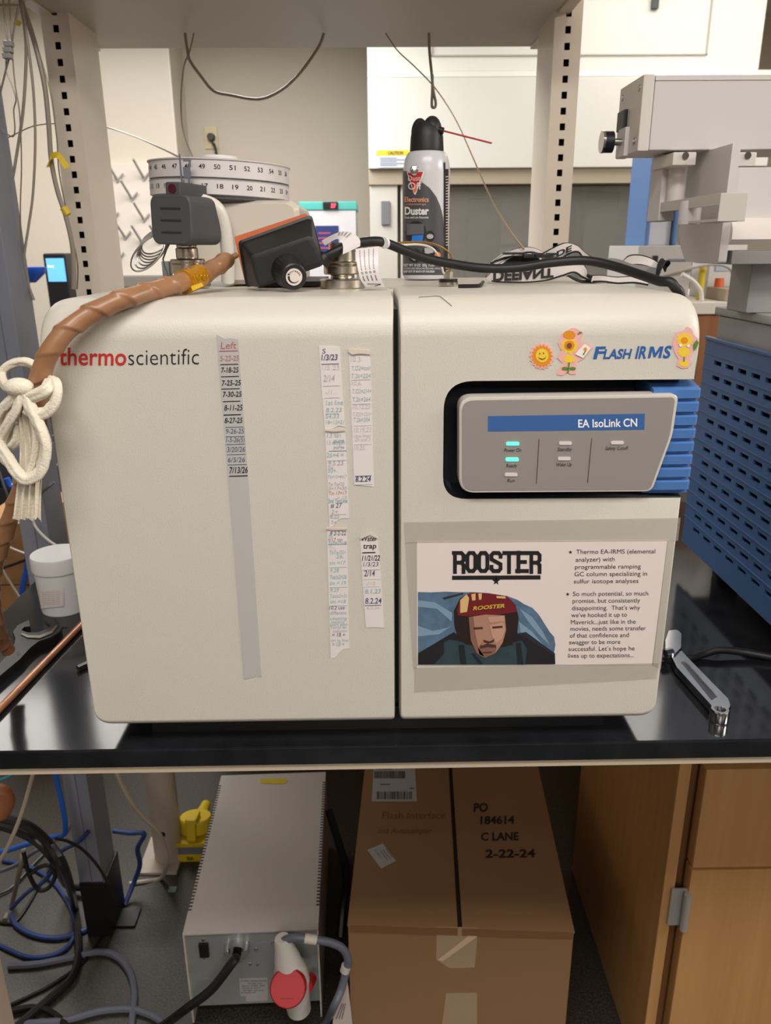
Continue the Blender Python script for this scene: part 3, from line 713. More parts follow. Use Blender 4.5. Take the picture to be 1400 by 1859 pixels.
MB().prism([(p.x, p.y) for p in o], lambda u, v, d: Vector((u, d, v)), 1.09, 0.935, 0.006).build('drive_housing', BEIGE_S, asr)
MB().tube([onY(348, 362, 0.90), onY(372, 366, 0.905), onY(394, 378, 0.91), onY(406, 405, 0.915), onY(412, 445, 0.92), onY(414, 480, 0.925), onY(414, 512, 0.93)], 0.0075, 10, 6).build('housing_rim', PEARL, asr)
MB().box(onY(470, 510, 0.92).x, onY(585, 510, 0.92).x, 0.90, 1.06, zt, zt + 0.005).build('base_plate', BLACKP, asr)
fc = onY(310, 399, 0.862)
mr = Matrix.Translation(fc) @ Matrix.Rotation(math.radians(-19), 4, 'Z') @ Matrix.Rotation(math.radians(2), 4, 'Y')
hw, hh = 39.5 * pxm(310, 399, 0.862) / math.cos(math.radians(22)), 43 * pxm(310, 399, 0.862)
o = outline([(-hw, hh), (hw, hh), (hw, -hh), (-hw, -hh)], 0.011, 8)
motor = MB().prism([(p.x, p.y) for p in o], lambda u, v, d: mr @ Vector((u, d, v)), 0.06, 0.0, 0.0016).build('motor_block', DGREY, asr, 'dark grey motor block with three slots')
s_ = MB()
for zz in (0.45, -0.02, -0.5): s_.box(-hw * 0.48, hw * 0.5, -0.0006, 0.002, zz * hh - 0.0009, zz * hh + 0.0009, mx=mr)
s_.build('slot', M('slot_black', (38, 38, 40), 0.6), motor)
sb = MB().box(-hw * 0.22, hw * 0.52, 0.001, 0.055, hh - 0.002, hh + 0.012, 0.002, mx=mr).build('sensor_block', DGREY, asr)
MB().cyl(mr @ Vector((hw * 0.14, 0.0004, hh + 0.0055)), mr @ Vector((hw * 0.14, 0.004, hh + 0.0055)), 0.0046, seg=20).build('sensor_lens', M('lens_red', (70, 14, 34), 0.12), sb, 'dark red lens')
pb = MB()
def pbx(x0, y0, x1, y1, Y=0.905):
    a, b_ = onY(x0, y0, Y), onY(x1, y1, Y)
    pb.box(a.x, b_.x, Y, Y + 0.003, b_.z, a.z)
for q in ((324, 279, 331.8, 345), (332, 287, 346, 293), (342, 293.2, 346, 303), (332, 303.2, 346, 322), (341, 322.2, 347, 366), (332, 326, 335, 345)): pbx(*q)
pb.build('pointer_bracket', M('bracket_grey', (98, 101, 112), 0.5), asr, 'grey pointer bracket in front of the numbers')

# heating-tape controller
ctl = thing('heat_controller', 'black box with a dial knob on an orange pad lying on the analyzer', 'controller', (onY(510, 470, 0.82).x, 0.82, zt))
def ring_px(c, Y, rad): return [onY(p.x, p.y, Y) for p in outline(c, rad, 6)]
MB().loft([ring_px([(425, 430), (556, 387), (586, 470), (446, 517)], 0.846, 4), ring_px([(425, 431), (557, 388), (588, 472), (447, 519)], 0.838, 4)]).build('backing_pad', M('orange_pad', (206, 104, 60), 0.55), ctl, 'orange rubber pad behind the box')
rim = [(432, 438), (566, 389), (589, 478), (447, 523)]
body = [ring_px(rim, 0.838, 8), ring_px(rim, 0.832, 8), ring_px([(437, 441), (565, 395), (589, 481), (450, 522)], 0.831, 9),
        ring_px([(450, 460), (566, 422), (590, 481), (466, 524)], 0.803, 10), ring_px([(454, 464), (565, 427), (587, 478), (468, 521)], 0.798, 9), ring_px([(462, 471), (560, 436), (580, 474), (474, 513)], 0.797, 8)]
MB().loft(body).build('housing', M('controller_black', (24, 24, 26), 0.42, bump=(700, 0.15, 0.0003)), ctl)
ka, kb = onY(521, 490, 0.797), onY(534, 503, 0.770)
ax = (kb - ka).normalized(); u = ax.orthogonal().normalized(); v = ax.cross(u)
def kring(s, r, tooth=0):
    return [ka + (kb - ka) * s + (u * math.cos(2 * PI * i / 72) + v * math.sin(2 * PI * i / 72)) * (r * (1 - (tooth if i % 3 == 0 else 0))) for i in range(72)]
km = pxm(528, 497, 0.78)
knob = MB().loft([kring(0, 29 * km), kring(0.05, 30 * km, 0.06), kring(0.5, 29 * km, 0.06), kring(0.62, 26 * km), kring(0.97, 23.5 * km), kring(1.0, 21.5 * km), kring(0.97, 17 * km)]).build('dial_knob', BLACKP, ctl)
Lc = [kb + (u * math.cos(2 * PI * i / 32) + v * math.sin(2 * PI * i / 32)) * (15 * km) for i in range(32)]
MB().loft([[p - ax * 0.001 for p in Lc], [p + ax * 0.0004 for p in Lc]]).build('dial_label', M('dial_label', (216, 206, 200), 0.4), knob, 'round white label reading Increase')
t = MB()
e1 = Vector((1, 0, 0)); e1 = (e1 - ax * e1.dot(ax)).normalized(); e2 = e1.cross(ax) * -1
if e2.z < 0: e2 = -e2
word = 'Increase'
for i, ch in enumerate(word):
    a0 = math.radians(150 - i * 19)
    def f(s, vv, sh, a0=a0):
        rr = (9.5 + vv * 3.6) * km; a = a0 - (s - 0.5) * 0.24
        return kb + ax * 0.0006 + e1 * (rr * math.cos(a)) + e2 * (rr * math.sin(a))
    t.text(ch, f, 0.01)
for i in range(14):
    a0, a1 = math.radians(165 + i * 11), math.radians(165 + (i + 1) * 11)
    w0, w1 = 0.4 + 1.6 * (1 - i / 14), 0.4 + 1.6 * (1 - (i + 1) / 14)
    P_ = lambda a, r: kb + ax * 0.0006 + e1 * (r * km * math.cos(a)) + e2 * (r * km * math.sin(a))
    t.face([P_(a0, 10 - w0), P_(a1, 10 - w1), P_(a1, 10 + w1), P_(a0, 10 + w0)])
t.build('lettering', INK, knob, 'curved word and swelling arrow on the dial')
MB().cyl(onY(583, 476, 0.815), onY(594, 465, 0.815), 0.0085, 0.0065, 20).build('strain_relief', BLACKR, ctl)
ck = onZ(1212, 1191, ZK)
cord_pts = [onY(588, 468, .815), onY(612, 456, .815), onY(640, 444, .82), onY(680, 438, .83), onY(705, 443, .84), onY(735, 455, .845), onY(770, 468, .85), onY(820, 479, .855), onY(880, 487, .86), onY(940, 486, .86), onY(1000, 477, .855), onY(1060, 473, .85), onY(1110, 482, .835), onY(1160, 498, .81),
            onY(1196, 510, .785), Vector((xr + 0.004, .775, zt + 0.003)), Vector((xr + 0.014, .78, zt - 0.03)), Vector((xr + 0.012, .82, zt - 0.2)), Vector((xr + 0.014, .87, ZK + 0.06)), Vector((xr + 0.02, ck.y, ZK + 0.012)),
            onZ(1240, 1194, ZK + 0.006), onZ(1275, 1188, ZK + 0.006), onZ(1305, 1180, ZK + 0.01), onZ(1350, 1184, ZK + 0.008), onZ(1400, 1193, ZK + 0.006), onZ(1470, 1205, ZK + 0.006)]
MB().tube(cord_pts, 0.0047, 12, 8).build('power_cord', BLACKR, ctl, 'thick black cord running right over the top')
bd = MB()
for q in ((664, 439.5), (699, 441)):
    pa, pb_ = onY(q[0] - 1.5, q[1] + 0.4, .832), onY(q[0] + 1.5, q[1], .834)
    MB().cyl(pa, pb_, 0.0056, seg=20).build('cord_band', WHITEP, ctl)
TAG = M('warning_tag', (214, 208, 208), 0.35)
tg = MB()
L1 = [onY(584, 437, .83), onY(604, 426, .825), onY(622, 420, .822), onY(640, 423, .82), onY(653, 434, .818), onY(654, 447, .816)]
L2 = [onY(590, 446, .815), onY(606, 436, .812), onY(616, 434, .81), onY(621, 440, .808), onY(623, 451, .807), onY(622, 462, .807)]
A_, B_ = spline(L1, 5), spline(L2, 5)
tg.loft([[a, b_, b_ + Vector((0, 0.0005, 0)), a + Vector((0, 0.0005, 0))] for a, b_ in zip(A_, B_)])
wrapt = tg.build('warning_tag', TAG, ctl, 'white printed tag folded over the cord')
t = MB()
for i in range(4): t.text('WARNING', (lambda k: (lambda s, vv, sh: (A_[8 + k].lerp(B_[8 + k], 0.06 + 0.5 * s)).lerp(A_[9 + k].lerp(B_[9 + k], 0.06 + 0.5 * s), vv) + Vector((0, -0.0006, 0.0003))))(i * 2), 0.0)
t.build('lettering', INK, wrapt)
def hang(px, py):
    f = (py - 445) / 76.0
    return onY(px, py, 0.80 - 0.012 * math.sin(f * 2.2))
hl = [(646, 452), (647, 470), (650, 490), (655, 508), (663, 520)]
hr = [(688, 447), (687, 465), (687, 485), (692, 505), (699, 521)]
A2, B2 = spline([hang(*p) for p in hl], 6), spline([hang(*p) for p in hr], 6)
hgt = MB().loft([[a, b_, b_ + Vector((0, 0.0004, 0)), a + Vector((0, 0.0004, 0))] for a, b_ in zip(A2, B2)]).build('warning_tag', TAG, ctl, 'hanging clear-edged warning tag with black print')
t = MB()
n_ = len(A2) - 1
def onhang(s, vv):
    x = max(0, min(s, 0.999)) * n_; i = int(x); f = x - i
    return A2[i].lerp(A2[i + 1], f).lerp(B2[i].lerp(B2[i + 1], f), vv) + Vector((0, -0.0005, 0))
for k in range(4):
    v0 = 0.14 + k * 0.2
    t.text('do not cut or remove the tag', (lambda v0: (lambda s, vv, sh: onhang(0.06 + s * 0.46, v0 + 0.05 - 0.05 * vv)))(v0), 0.01)
    t.text('O', (lambda v0: (lambda s, vv, sh: onhang(0.56 + s * 0.05, v0 + 0.08 - 0.10 * vv)))(v0), 0.02)
    t.text('DANGER', (lambda v0: (lambda s, vv, sh: onhang(0.66 + s * 0.14, v0 + 0.05 - 0.06 * vv)))(v0), 0.03)
for a, b_ in (((0.88, 0.2), (0.97, 0.5)), ((0.97, 0.5), (0.90, 0.85)), ((0.90, 0.85), (0.88, 0.2))):
    t.face([onhang(a[0] - .008, a[1] - .02), onhang(b_[0] - .008, b_[1]), onhang(b_[0] + .008, b_[1] + .02), onhang(a[0] + .008, a[1])])
t.build('lettering', INK, hgt)

# wrapped heated hose with its cotton tie
HOSE = M('brown_tape', (160, 118, 84), 0.33, mottle=(40, (142, 100, 70), 0.3))
hp = [onY(430, 463, .838), onY(414, 471, .83), onY(400, 480, .805), onY(372, 497, .778), onY(336, 511, .745), onY(290, 524, .713), onY(240, 538, .688), onY(196, 554, .675), onY(160, 572, .667), onY(128, 594, .661), onY(103, 620, .656), onY(84, 652, .655), onY(72, 686, .657), onY(66, 730, .665), onY(68, 775, .70), onY(58, 820, .73), onY(42, 875, .74), onY(24, 925, .745), onY(6, 980, .75), onY(-12, 1040, .76), onY(-14, 1090, .775), onY(-6, 1135, .79), onY(2, 1160, .81), onY(14, 1180, .825)]
def hr_(s, th):
    if s < 0.018: return 0.0028 + 0.05 * s
    ph = ((s + 0.007 * math.cos(th + 0.6)) / 0.026 ) % 1.0
    f = (ph / 0.82) ** 3 if ph < 0.82 else 0.5 + 0.5 * math.cos((ph - 0.82) / 0.18 * PI)
    return 0.0082 * (0.97 + 0.15 * f)
tube_ = MB().tube(hp, 0.008, 32, 40, rfun=hr_)
hose = thing('heated_hose', 'brown tape-wrapped hose curving from the black box down the analyzer corner', 'hose', onY(160, 572, .678))
tube_.build('wrapped_hose', HOSE, hose)
foil = MB().tube([onY(362, 500.5, .770), onY(347, 507, .756), onY(333, 512.5, .743)], 0.0108, 20, 6)
foil.build('amber_tape', M('amber_foil', (214, 150, 24), 0.2, 0.55, bump=(300, 0.8, 0.002)), hose, 'shiny amber tape band round the hose')
MB().prism([(346, 520), (366, 513), (370, 519), (350, 528)], lambda u, v, d: onY(u, v, d), 0.74, 0.741).build('tape_flag', M('tape_flag', (222, 180, 40), 0.4), hose, 'yellow end of the tape band')

COTTON = M('cotton', (224, 215, 197), 0.9, bump=(520, 0.6, 0.001))
tie = thing('cotton_tie', 'off-white cotton strip knotted in loops round the brown hose', 'cloth', onY(50, 760, .65))
def clothr(r, k=0.22):
    ph = random.random() * 6
    return lambda s, th: r * (0.96 + 0.10 * math.sin(th * 2 + s * 50 + ph) + 0.10 * math.sin(th * 5 - s * 45 + ph) + 0.03 * math.sin(s * 500 + th * 3) + 0.035 * random.uniform(-1, 1))
def loop(pts, r, nm='loop', lab=None):
    MB().tube([onY(*p) for p in pts], r, 22, 14, rfun=clothr(r)).build(nm, COTTON, tie, lab, smooth=70)
loop([(34, 706, .647), (12, 702, .66), (4, 680, .67), (16, 664, .672), (42, 657, .672), (62, 664, .672), (78, 684, .672), (92, 690, .66)], 0.0042)
loop([(86, 688, .662), (101, 696, .648), (104, 712, .642), (98, 734, .64), (82, 750, .64), (62, 750, .642), (48, 742, .644)], 0.0048)
loop([(52, 722, .643), (70, 716, .640), (86, 706, .640), (92, 694, .65)], 0.0050, 'hose_wrap')
loop([(46, 708, .645), (56, 738, .640), (70, 768, .638), (82, 800, .637), (83, 828, .637), (72, 858, .636), (48, 870, .636), (30, 856, .637), (14, 832, .64), (-2, 806, .645), (-8, 770, .65), (2, 746, .648), (22, 726, .646), (36, 708, .645)], 0.0049)
loop([(28, 714, .648), (20, 750, .652), (14, 780, .655), (16, 808, .655), (30, 800, .652), (36, 770, .65)], 0.0048)
loop([(40, 714, .642), (30, 745, .641), (12, 775, .644), (2, 800, .648), (6, 828, .648), (22, 846, .645)], 0.0040)
loop([(44, 716, .641), (62, 760, .641), (66, 800, .642), (60, 840, .643), (50, 866, .643)], 0.0036)
MB().ball(onY(34, 703, .644), 0.0098, 1.25, 0.9, 0.8).build('knot', COTTON, tie)
def tail(cs, nm, taper):
    P = spline([onY(*c) for c in cs], 10); m = MB(); n = len(P); rings = []
    for i, p in enumerate(P):
        f = i / (n - 1); wd = 0.0055 + (taper - 0.0055) * f; ring = []
        for k in range(25):
            s = k / 24 - 0.5
            ring.append(p + Vector((s * wd * 2, 0.0024 * math.sin(s * 26 + f * 3), (random.uniform(-0.003, 0.0018) if i == n - 1 else 0))))
        ring += [q + Vector((0, 0.0008, 0)) for q in reversed(ring)]
        rings.append(ring)
    m.loft(rings).build(nm, COTTON, tie, 'frayed hanging end', smooth=60)
tail([(36, 712, .646), (46, 760, .646), (52, 810, .645), (53, 850, .643), (50, 900, .642), (48, 942, .642)], 'tail', 0.0125)

# aerosol duster
YD_ = 1.09
dx = onY(773, 500, YD_).x
dr_ = 42 * pxm(773, 450, YD_) * 0.985
can = thing('air_duster', 'silver and grey aerosol duster can with a black trigger cap', 'aerosol can', (dx, YD_, zt))
zsh, zcap, ztopc = onY(770, 318, YD_).z, onY(770, 276, YD_).z, onY(770, 216, YD_).z
CANM = M('can_silver', (208, 206, 210), 0.25)
r_neck = dr_ * 0.70
prof = [(0, 0.001), (dr_ * 0.93, 0.0), (dr_, 0.004), (dr_, zsh - zt)]
for i in range(1, 11):
    a = i / 10 * PI / 2
    prof.append((r_neck + (dr_ - r_neck) * math.cos(a), zsh - zt + (zcap - zsh) * math.sin(a)))
prof.append((0, zcap - zt))
cb = MB().lathe(prof, Matrix.Translation((dx, YD_, zt)), 64).build('can_body', CANM, can)
hcap = ztopc - zcap
MB().lathe([(0, zcap), (r_neck * 1.0, zcap), (r_neck * 1.02, zcap + 0.002), (r_neck * 0.98, zcap + hcap * 0.45), (r_neck * 0.86, zcap + hcap * 0.72), (r_neck * 0.6, zcap + hcap * 0.88), (0, zcap + hcap * 0.9)], Matrix.Translation((dx, YD_, 0)), 40).build('cap', M('cap_black', (30, 30, 33), 0.5), can, 'black cap')
trig = MB()
trig.ball((dx + r_neck * 0.30, YD_ - r_neck * 0.1, zcap + hcap * 0.60), r_neck * 0.64, 0.95, 1.05, 1.38)
trig.build('trigger', _mats['cap_black'], can)
MB().ball((dx - r_neck * 0.42, YD_ + r_neck * 0.1, zcap + hcap * 0.58), r_neck * 0.55, 0.95, 1.1, 1.5).build('cap_lobe', _mats['cap_black'], can)
na, nb = onY(796, 236, YD_ - 0.01), onY(805, 238, YD_ - 0.012)
MB().cyl(na, nb, 0.0042, seg=18).build('nozzle', BLACKP, can)
MB().cyl(onY(803, 237, YD_ - 0.011), onY(893, 260, YD_ - 0.03), 0.0011, seg=10).build('straw', M('straw_red', (186, 44, 44), 0.4), can, 'thin red straw pointing right')
def cq(x, y): return (720 + x / 7.15, 260 + y / 7.15)      # can close-up pixels
def cpt(x, y, lift=0.0003): return on_cyl(*cq(x, y), dx, YD_, dr_ + lift)
def cpoly(m, pts, lift=0.0004, n=12):
    """convex printed shape laid round the can in upright slices"""
    def span(x):
        ys = []
        for (xa, ya), (xb, yb) in zip(pts, list(pts[1:]) + [pts[0]]):
            if xa != xb and min(xa, xb) - 1e-6 <= x <= max(xa, xb) + 1e-6: ys.append(ya + (yb - ya) * (x - xa) / (xb - xa))
        return (min(ys), max(ys))
    x0, x1 = min(p[0] for p in pts), max(p[0] for p in pts)
    for i in range(n):
        a, b = x0 + (x1 - x0) * (i + 0.001) / n, x0 + (x1 - x0) * (i + 0.999) / n
        (a0, a1), (b0, b1) = span(a), span(b)
        m.face([cpt(a, a0, lift), cpt(b, b0, lift), cpt(b, b1, lift), cpt(a, a1, lift)])
    return m
LABG = M('can_label_grey', (72, 72, 76), 0.4)
m = MB()
top = [(79, 356), (100, 358), (140, 368), (240, 430), (330, 505), (430, 580), (520, 700), (575, 830), (605, 960), (618, 1130), (622, 1720)]
def topy(x):
    for (x0, y0), (x1, y1) in zip(top[:-1], top[1:]):
        if x0 <= x <= x1: return y0 + (y1 - y0) * (x - x0) / (x1 - x0)
xs = [79 + (619 - 79) * i / 40 for i in range(41)]
for a, b_ in zip(xs[:-1], xs[1:]): m.face([cpt(a, topy(a)), cpt(b_, topy(b_)), cpt(b_, 1712), cpt(a, 1712)])
lab = m.build('label', LABG, can, 'dark grey printed label wrapped round the can')
m = MB()
for a, b_ in zip(range(612, 676, 8), range(620, 684, 8)): m.face([cpt(min(a, 679), 330 if a > 630 else 230), cpt(min(b_, 679), 340 if a > 630 else 260), cpt(min(b_, 679), 1712), cpt(min(a, 679), 1712)])
m.build('label_edge', M('can_label_black', (36, 34, 36), 0.4), can, 'black edge strip of the label with tiny print')
m = MB()
for i in range(34): 
    y = 430 + i * 37
    if 1330 < y < 1560: continue
    m.face([cpt(640, y, .0006), cpt(672, y - 4, .0006), cpt(672, y + 8, .0006), cpt(640, y + 12, .0006)])
m.build('print', M('print_pale', (214, 196, 176), 0.5), lab)
m = MB(); cpoly(m, [(132, 376), (360, 362), (345, 420), (238, 690)], .0006); m.build('print', WHT, lab)
m = MB(); cpoly(m, [(142, 382), (346, 370), (236, 660)], .0008); m.build('print', M('can_red', (186, 42, 44), 0.4), lab)
m = MB(); cpoly(m, [(200, 575), (282, 560), (238, 655)], .0010); m.build('print', M('can_orange', (222, 120, 62), 0.4), lab)
MB().ball(cpt(236, 352, .0012), 0.0060, 1, 0.25, 1).build('print', CHROME, lab, 'silver ball of the emblem')
def ctext(m, s, x0, x1, y, h, bold=0.0, lift=0.0012):
    def f(sx, vv, sh): return on_cyl(*cq(x0 + (x1 - x0) * sx, y - h * vv), dx, YD_, dr_ + lift)
    m.text(s, f, bold)
m = MB()
ctext(m, 'Dust-', 150, 332, 486, 64, 0.0); ctext(m, 'Off', 150, 325, 602, 92, 0.0); ctext(m, 'Duster', 106, 420, 925, 95, 0.035); ctext(m, 'Dust and Lint Remover', 104, 418, 976, 28, 0.01)
ctext(m, 'NET WT 10 OZ  283g  312ml', 92, 492, 1600, 34, 0.01); ctext(m, 'CONTENTS UNDER PRESSURE, READ BACK PANEL CAREFULLY', 92, 580, 1637, 22, 0.0); ctext(m, 'KEEP OUT OF REACH OF CHILDREN', 92, 494, 1678, 26, 0.02)
m.build('lettering', M('white_print', (226, 222, 220), 0.5), lab)
m = MB(); ctext(m, 'Electronics', 106, 418, 760, 62, 0.02); ctext(m, 'compressed-gas', 122, 382, 802, 26, 0.0); m.build('lettering', M('peach_print', (226, 158, 132), 0.5), lab)
def ring2(cx, cy, rx, ry, n=22): return [(cx + rx * math.cos(2 * PI * i / n), cy + ry * math.sin(2 * PI * i / n)) for i in range(n)]
m = MB(); cpoly(m, ring2(250, 1160, 142, 150), .0005); cpoly(m, ring2(432, 1208, 64, 74), .0005); cpoly(m, ring2(240, 1460, 92, 90), .0005); cpoly(m, ring2(450, 1440, 134, 110), .0005); m.build('print', M('can_disc', (24, 24, 26), 0.4), lab)
m = MB(); cpoly(m, [(130, 1046), (355, 1046), (355, 1180), (130, 1192)], .0008); m.build('print', M('can_screen', (96, 98, 104), 0.3), lab)
m = MB(); cpoly(m, [(205, 1196), (350, 1190), (340, 1280), (192, 1280)], .0010); m.build('print', M('can_blue', (36, 120, 214), 0.4), lab)
m = MB(); cpoly(m, ring2(436, 1210, 46, 32), .0008); cpoly(m, [(180, 1490), (235, 1530), (330, 1420), (270, 1400)], .0008); cpoly(m, [(360, 1360), (470, 1350), (480, 1420), (370, 1440)], .0008); m.build('print', M('can_grey', (170, 168, 168), 0.4), lab)
m = MB(); cpoly(m, ring2(535, 1455, 42, 44), .0010); m.build('print', _mats['can_orange'], lab)

# brass capillary into its little fitting, and a black hex key
fx = onY(814, 505, .90)
sf = thing('capillary_fitting', 'small nickel fitting with a black knurled nut in front of the duster', 'fitting', (fx.x, .90, zt))
MB().cyl((fx.x, .90, zt), (fx.x, .90, zt + 0.003), 0.011, seg=28).build('flange', NICKEL, sf)
MB().cyl((fx.x, .90, zt + 0.003), (fx.x, .90, zt + 0.0065), 0.0105, seg=12).build('knurled_nut', BLACKP, sf)
MB().cyl((fx.x, .90, zt + 0.0065), (fx.x, .90, zt + 0.014), 0.005, seg=6).build('hex_nut', NICKEL, sf)
BRASS = M('brass', (196, 150, 84), 0.3, 0.9)
tag(MB().tube([onY(597, 472, .835), onY(640, 457, .845), onY(690, 446, .86), onY(735, 440, .87), onY(780, 441, .88), onY(810, 454, .89), onY(819, 468, .895), onY(817, 490, .90), Vector((fx.x + .0008, .90, zt + .013))], 0.0010, 8, 8).build('capillary', BRASS, None), 'thin brass capillary looping from the black box to the small fitting', 'tube')
tag(MB().tube([onY(720, 446, .885), onY(760, 444, .89), onY(786, 452, .895), onY(800, 474, .90), onY(805, 495, .90), Vector((fx.x - .002, .899, zt + .012))], 0.0012, 8, 8).build('capillary', M('clear_tube', (214, 206, 192), 0.3), None), 'pale plastic capillary dropping into the small fitting', 'tube')
hk = MB()
ha, hb = onZ(832, 519.5, zt + 0.002), onZ(866, 519, zt + 0.002)
hk.tube([ha, hb, onZ(873, 517, zt + 0.002), onZ(877, 512, zt + .002)], 0.0020, 6, 4)
tag(hk.build('hex_key', BLACKP), 'black hex key lying on the analyzer near the small fitting', 'hex key')

# head-lamp strap
YB_ = 0.945
st = thing('headlamp_strap', 'white elastic headlamp strap with black lettering on the analyzer top', 'strap', (onY(1000, 500, YB_).x, YB_, zt))
BANDW = M('elastic_white', (206, 198, 194), 0.85, bump=(1200, 0.6, 0.001))
BANDD = M('elastic_black', (28, 28, 30), 0.8)
Zd = Vector((0, 0, 1))
def band(pts, dirs, wd, mt=BANDW, nm='elastic_band', lab=None):
    P = [onY(*p) for p in pts]
    o = MB().ribbon(P, dirs, wd, 0.0014, 8).build(nm, mt, st, lab)
    if mt is BANDW:
        w2 = wd / 2
        PP = spline(P, 8); DD = spline([Vector(d) for d in dirs], 8)
        for sgn in (1, -1):
            MB().tube([p + d.normalized() * w2 * sgn for p, d in zip(PP, DD)], 0.0011, 6, 1).build('edge_stitch', BANDD, o)
    return o
front = band([(891, 492, .946), (900, 496, YB_), (950, 497, YB_), (990, 494, YB_), (1022, 487, .947), (1045, 484, .95), (1060, 494, .952), (1072, 507, .955), (1085, 509, .965)],
             [(-.1, 0, 1), (-.05, 0, 1), (0, 0, 1), (0.05, 0, 1), (.2, .3, .8), (.3, .6, .6), (.3, .7, .5), (0, 1, .2), (0, 1, .1)], 0.0185, lab='white elastic band printed with upside-down letters')
MB().text('DEFIANT', lambda s, v, sh: onY(896, 490, YB_ - .0022).lerp(onY(1006, 488, YB_ - .0022), s) + Vector((0, 0, -0.0105 * v * (1.2 - .35 * s))), 0.045).build('lettering', INK, front)
band([(893, 484, .957), (912, 470, .97), (935, 458, .985), (965, 454, .99), (990, 464, .985), (1000, 474, .98)], [(0, 1, .3)] * 6, 0.018)
r2b = band([(985, 474, .97), (1008, 462, .965), (1030, 451, .965), (1048, 452, .965), (1060, 463, .965), (1075, 473, .97), (1100, 481, .975), (1120, 484, .98)], [(-.4, .5, .7), (-.35, .4, .8), (-.2, .6, .6), (.1, .9, .4), (.3, .9, .3), (.2, .9, .4), (0, .9, .5), (0, .9, .5)], 0.016)
MB().text('DE', lambda s, v, sh: onY(1010, 467, .957).lerp(onY(1038, 455, .957), s) + Vector((0, 0, .006 * v)), 0.045, 0.3).build('lettering', INK, r2b)
band([(1092, 488, .94), (1105, 477, .94), (1122, 478, .94), (1145, 486, .94), (1170, 490, .942), (1193, 494, .945)], [(0, .5, .8)] * 6, 0.010, M('elastic_grey', (118, 114, 114), 0.85))
r3 = band([(1130, 486, .955), (1142, 474, .955), (1160, 472, .955), (1180, 477, .955), (1198, 487, .955)], [(0, .5, .9)] * 5, 0.012)
band([(1075, 506, .94), (1095, 506, .935), (1120, 509, .935), (1150, 508, .935), (1175, 512, .935)], [(0, .8, .6)] * 5, 0.010)
band([(1020, 492, .955), (1042, 506, .952), (1065, 512, .95), (1078, 506, .95), (1066, 498, .952)], [(0, 1, .2)] * 5, 0.014, BANDD)
band([(897, 482, .96), (918, 474, .962), (945, 471, .965), (980, 476, .965)], [(0, .9, .5)] * 4, 0.016, BANDD)
bk = MB()
for x0, y0, x1, y1 in ((915, 458, 952, 462), (950, 461, 972, 468), (968, 459, 984, 468), (982, 461, 996, 467), (994, 459, 1010, 463)):
    a, b_ = onY(x0, y0, .955), onY(x1, y1, .955)
    bk.box(a.x, b_.x, .95, .966, b_.z, a.z, 0.0008)
bk.build('buckle', BLACKP, st, 'black plastic buckle')
band([(1192, 500, .94), (1197, 488, .94), (1203, 477, .945), (1208, 476, .95), (1205, 488, .955)], [(0, 1, 0)] * 5, 0.014, BANDD, 'strap_end')

# coil of fine steel tubing at the left end
cl = MB()
pts = []
for i in range(7 * 16):
    a = 2 * PI * i / 16; k = i / (7 * 16)
    pts.append(onY(268 + 5 * math.sin(i * .35) + 14 * k, 462 - 26 * k, .90 + .02 * k) + Vector((math.cos(a) * (0.0215 - .007 * k), math.sin(a) * 0.006 + .01 * k, math.sin(a + .5) * (0.0195 - .006 * k))))
pts += [onY(296, 470, .91), onY(303, 495, .91), onY(306, 514, .91)]
cl.tube(pts, 0.0009, 8, 2)
tag(cl.build('tubing_coil', STEEL), 'loose coil of thin steel tubing left of the dark grey motor', 'coil')
vv = MB(); va, vb = onY(296, 490, .99), onY(312, 520, .99)
vv.box(va.x, vb.x, .985, 1.0, zt, va.z + .01, .001)
tag(vv.build('valve_block', M('valve_grey', (150, 158, 162), 0.5)), 'small grey valve block below the coil of tubing', 'valve')
# ================================================================== on the worktop, left of the analyser
j0 = onZ(110, 1128, ZK)
jx, jy = onZ(112, 1124, ZK).x, onZ(112, 1120, ZK).y + 0.03
jr = 47 * pxm(100, 1040, jy) * 0.98
zj = onY(100, 1012, jy - jr * .5).z
jar = thing('plastic_jar', 'white plastic jar with a wide screw lid behind the black spanner', 'jar', (jx, jy, ZK))
jx = onY(112, 1060, jy).x
zlid = onY(100, 1048, jy - jr).z
MB().lathe([(0, ZK), (jr * .86, ZK), (jr * .88, ZK + .002), (jr * .95, zlid - .004), (jr * .95, zlid + .01), (0, zlid + .01)], Matrix.Translation((jx, jy, 0)), 48).build('jar_body', WHITEP, jar)
MB().lathe([(0, zlid), (jr * 1.0, zlid), (jr * 1.02, zlid + .002), (jr * 1.02, zj - .003), (jr * .985, zj), (0, zj + .0004)], Matrix.Translation((jx, jy, 0)), 48).build('lid', M('lid_white', (232, 230, 230), 0.3), jar)
m = MB()
def jpt(px, py, l=.0004): return on_cyl(px, py, jx, jy, jr * .945 + l)
for a in range(74, 112, 6): m.face([jpt(a, 1072 - (a - 76) * .05), jpt(a + 6, 1071.7 - (a - 76) * .05), jpt(a + 6, 1104 - (a - 76) * .1), jpt(a, 1104.5 - (a - 76) * .1)])
jl = m.build('label', M('jar_label', (222, 214, 212), 0.5), jar)
m = MB()
for i in range(7):
    y = 1076 + i * 3.6
    for a in range(77, 105, 8): m.face([jpt(a, y - (a - 78) * .06, .0007), jpt(a + 7, y - .4 - (a - 78) * .06, .0007), jpt(a + 7, y + .4 - (a - 78) * .06, .0007), jpt(a, y + .8 - (a - 78) * .06, .0007)])
m.build('print', M('jar_print', (186, 172, 168), 0.6), jl)

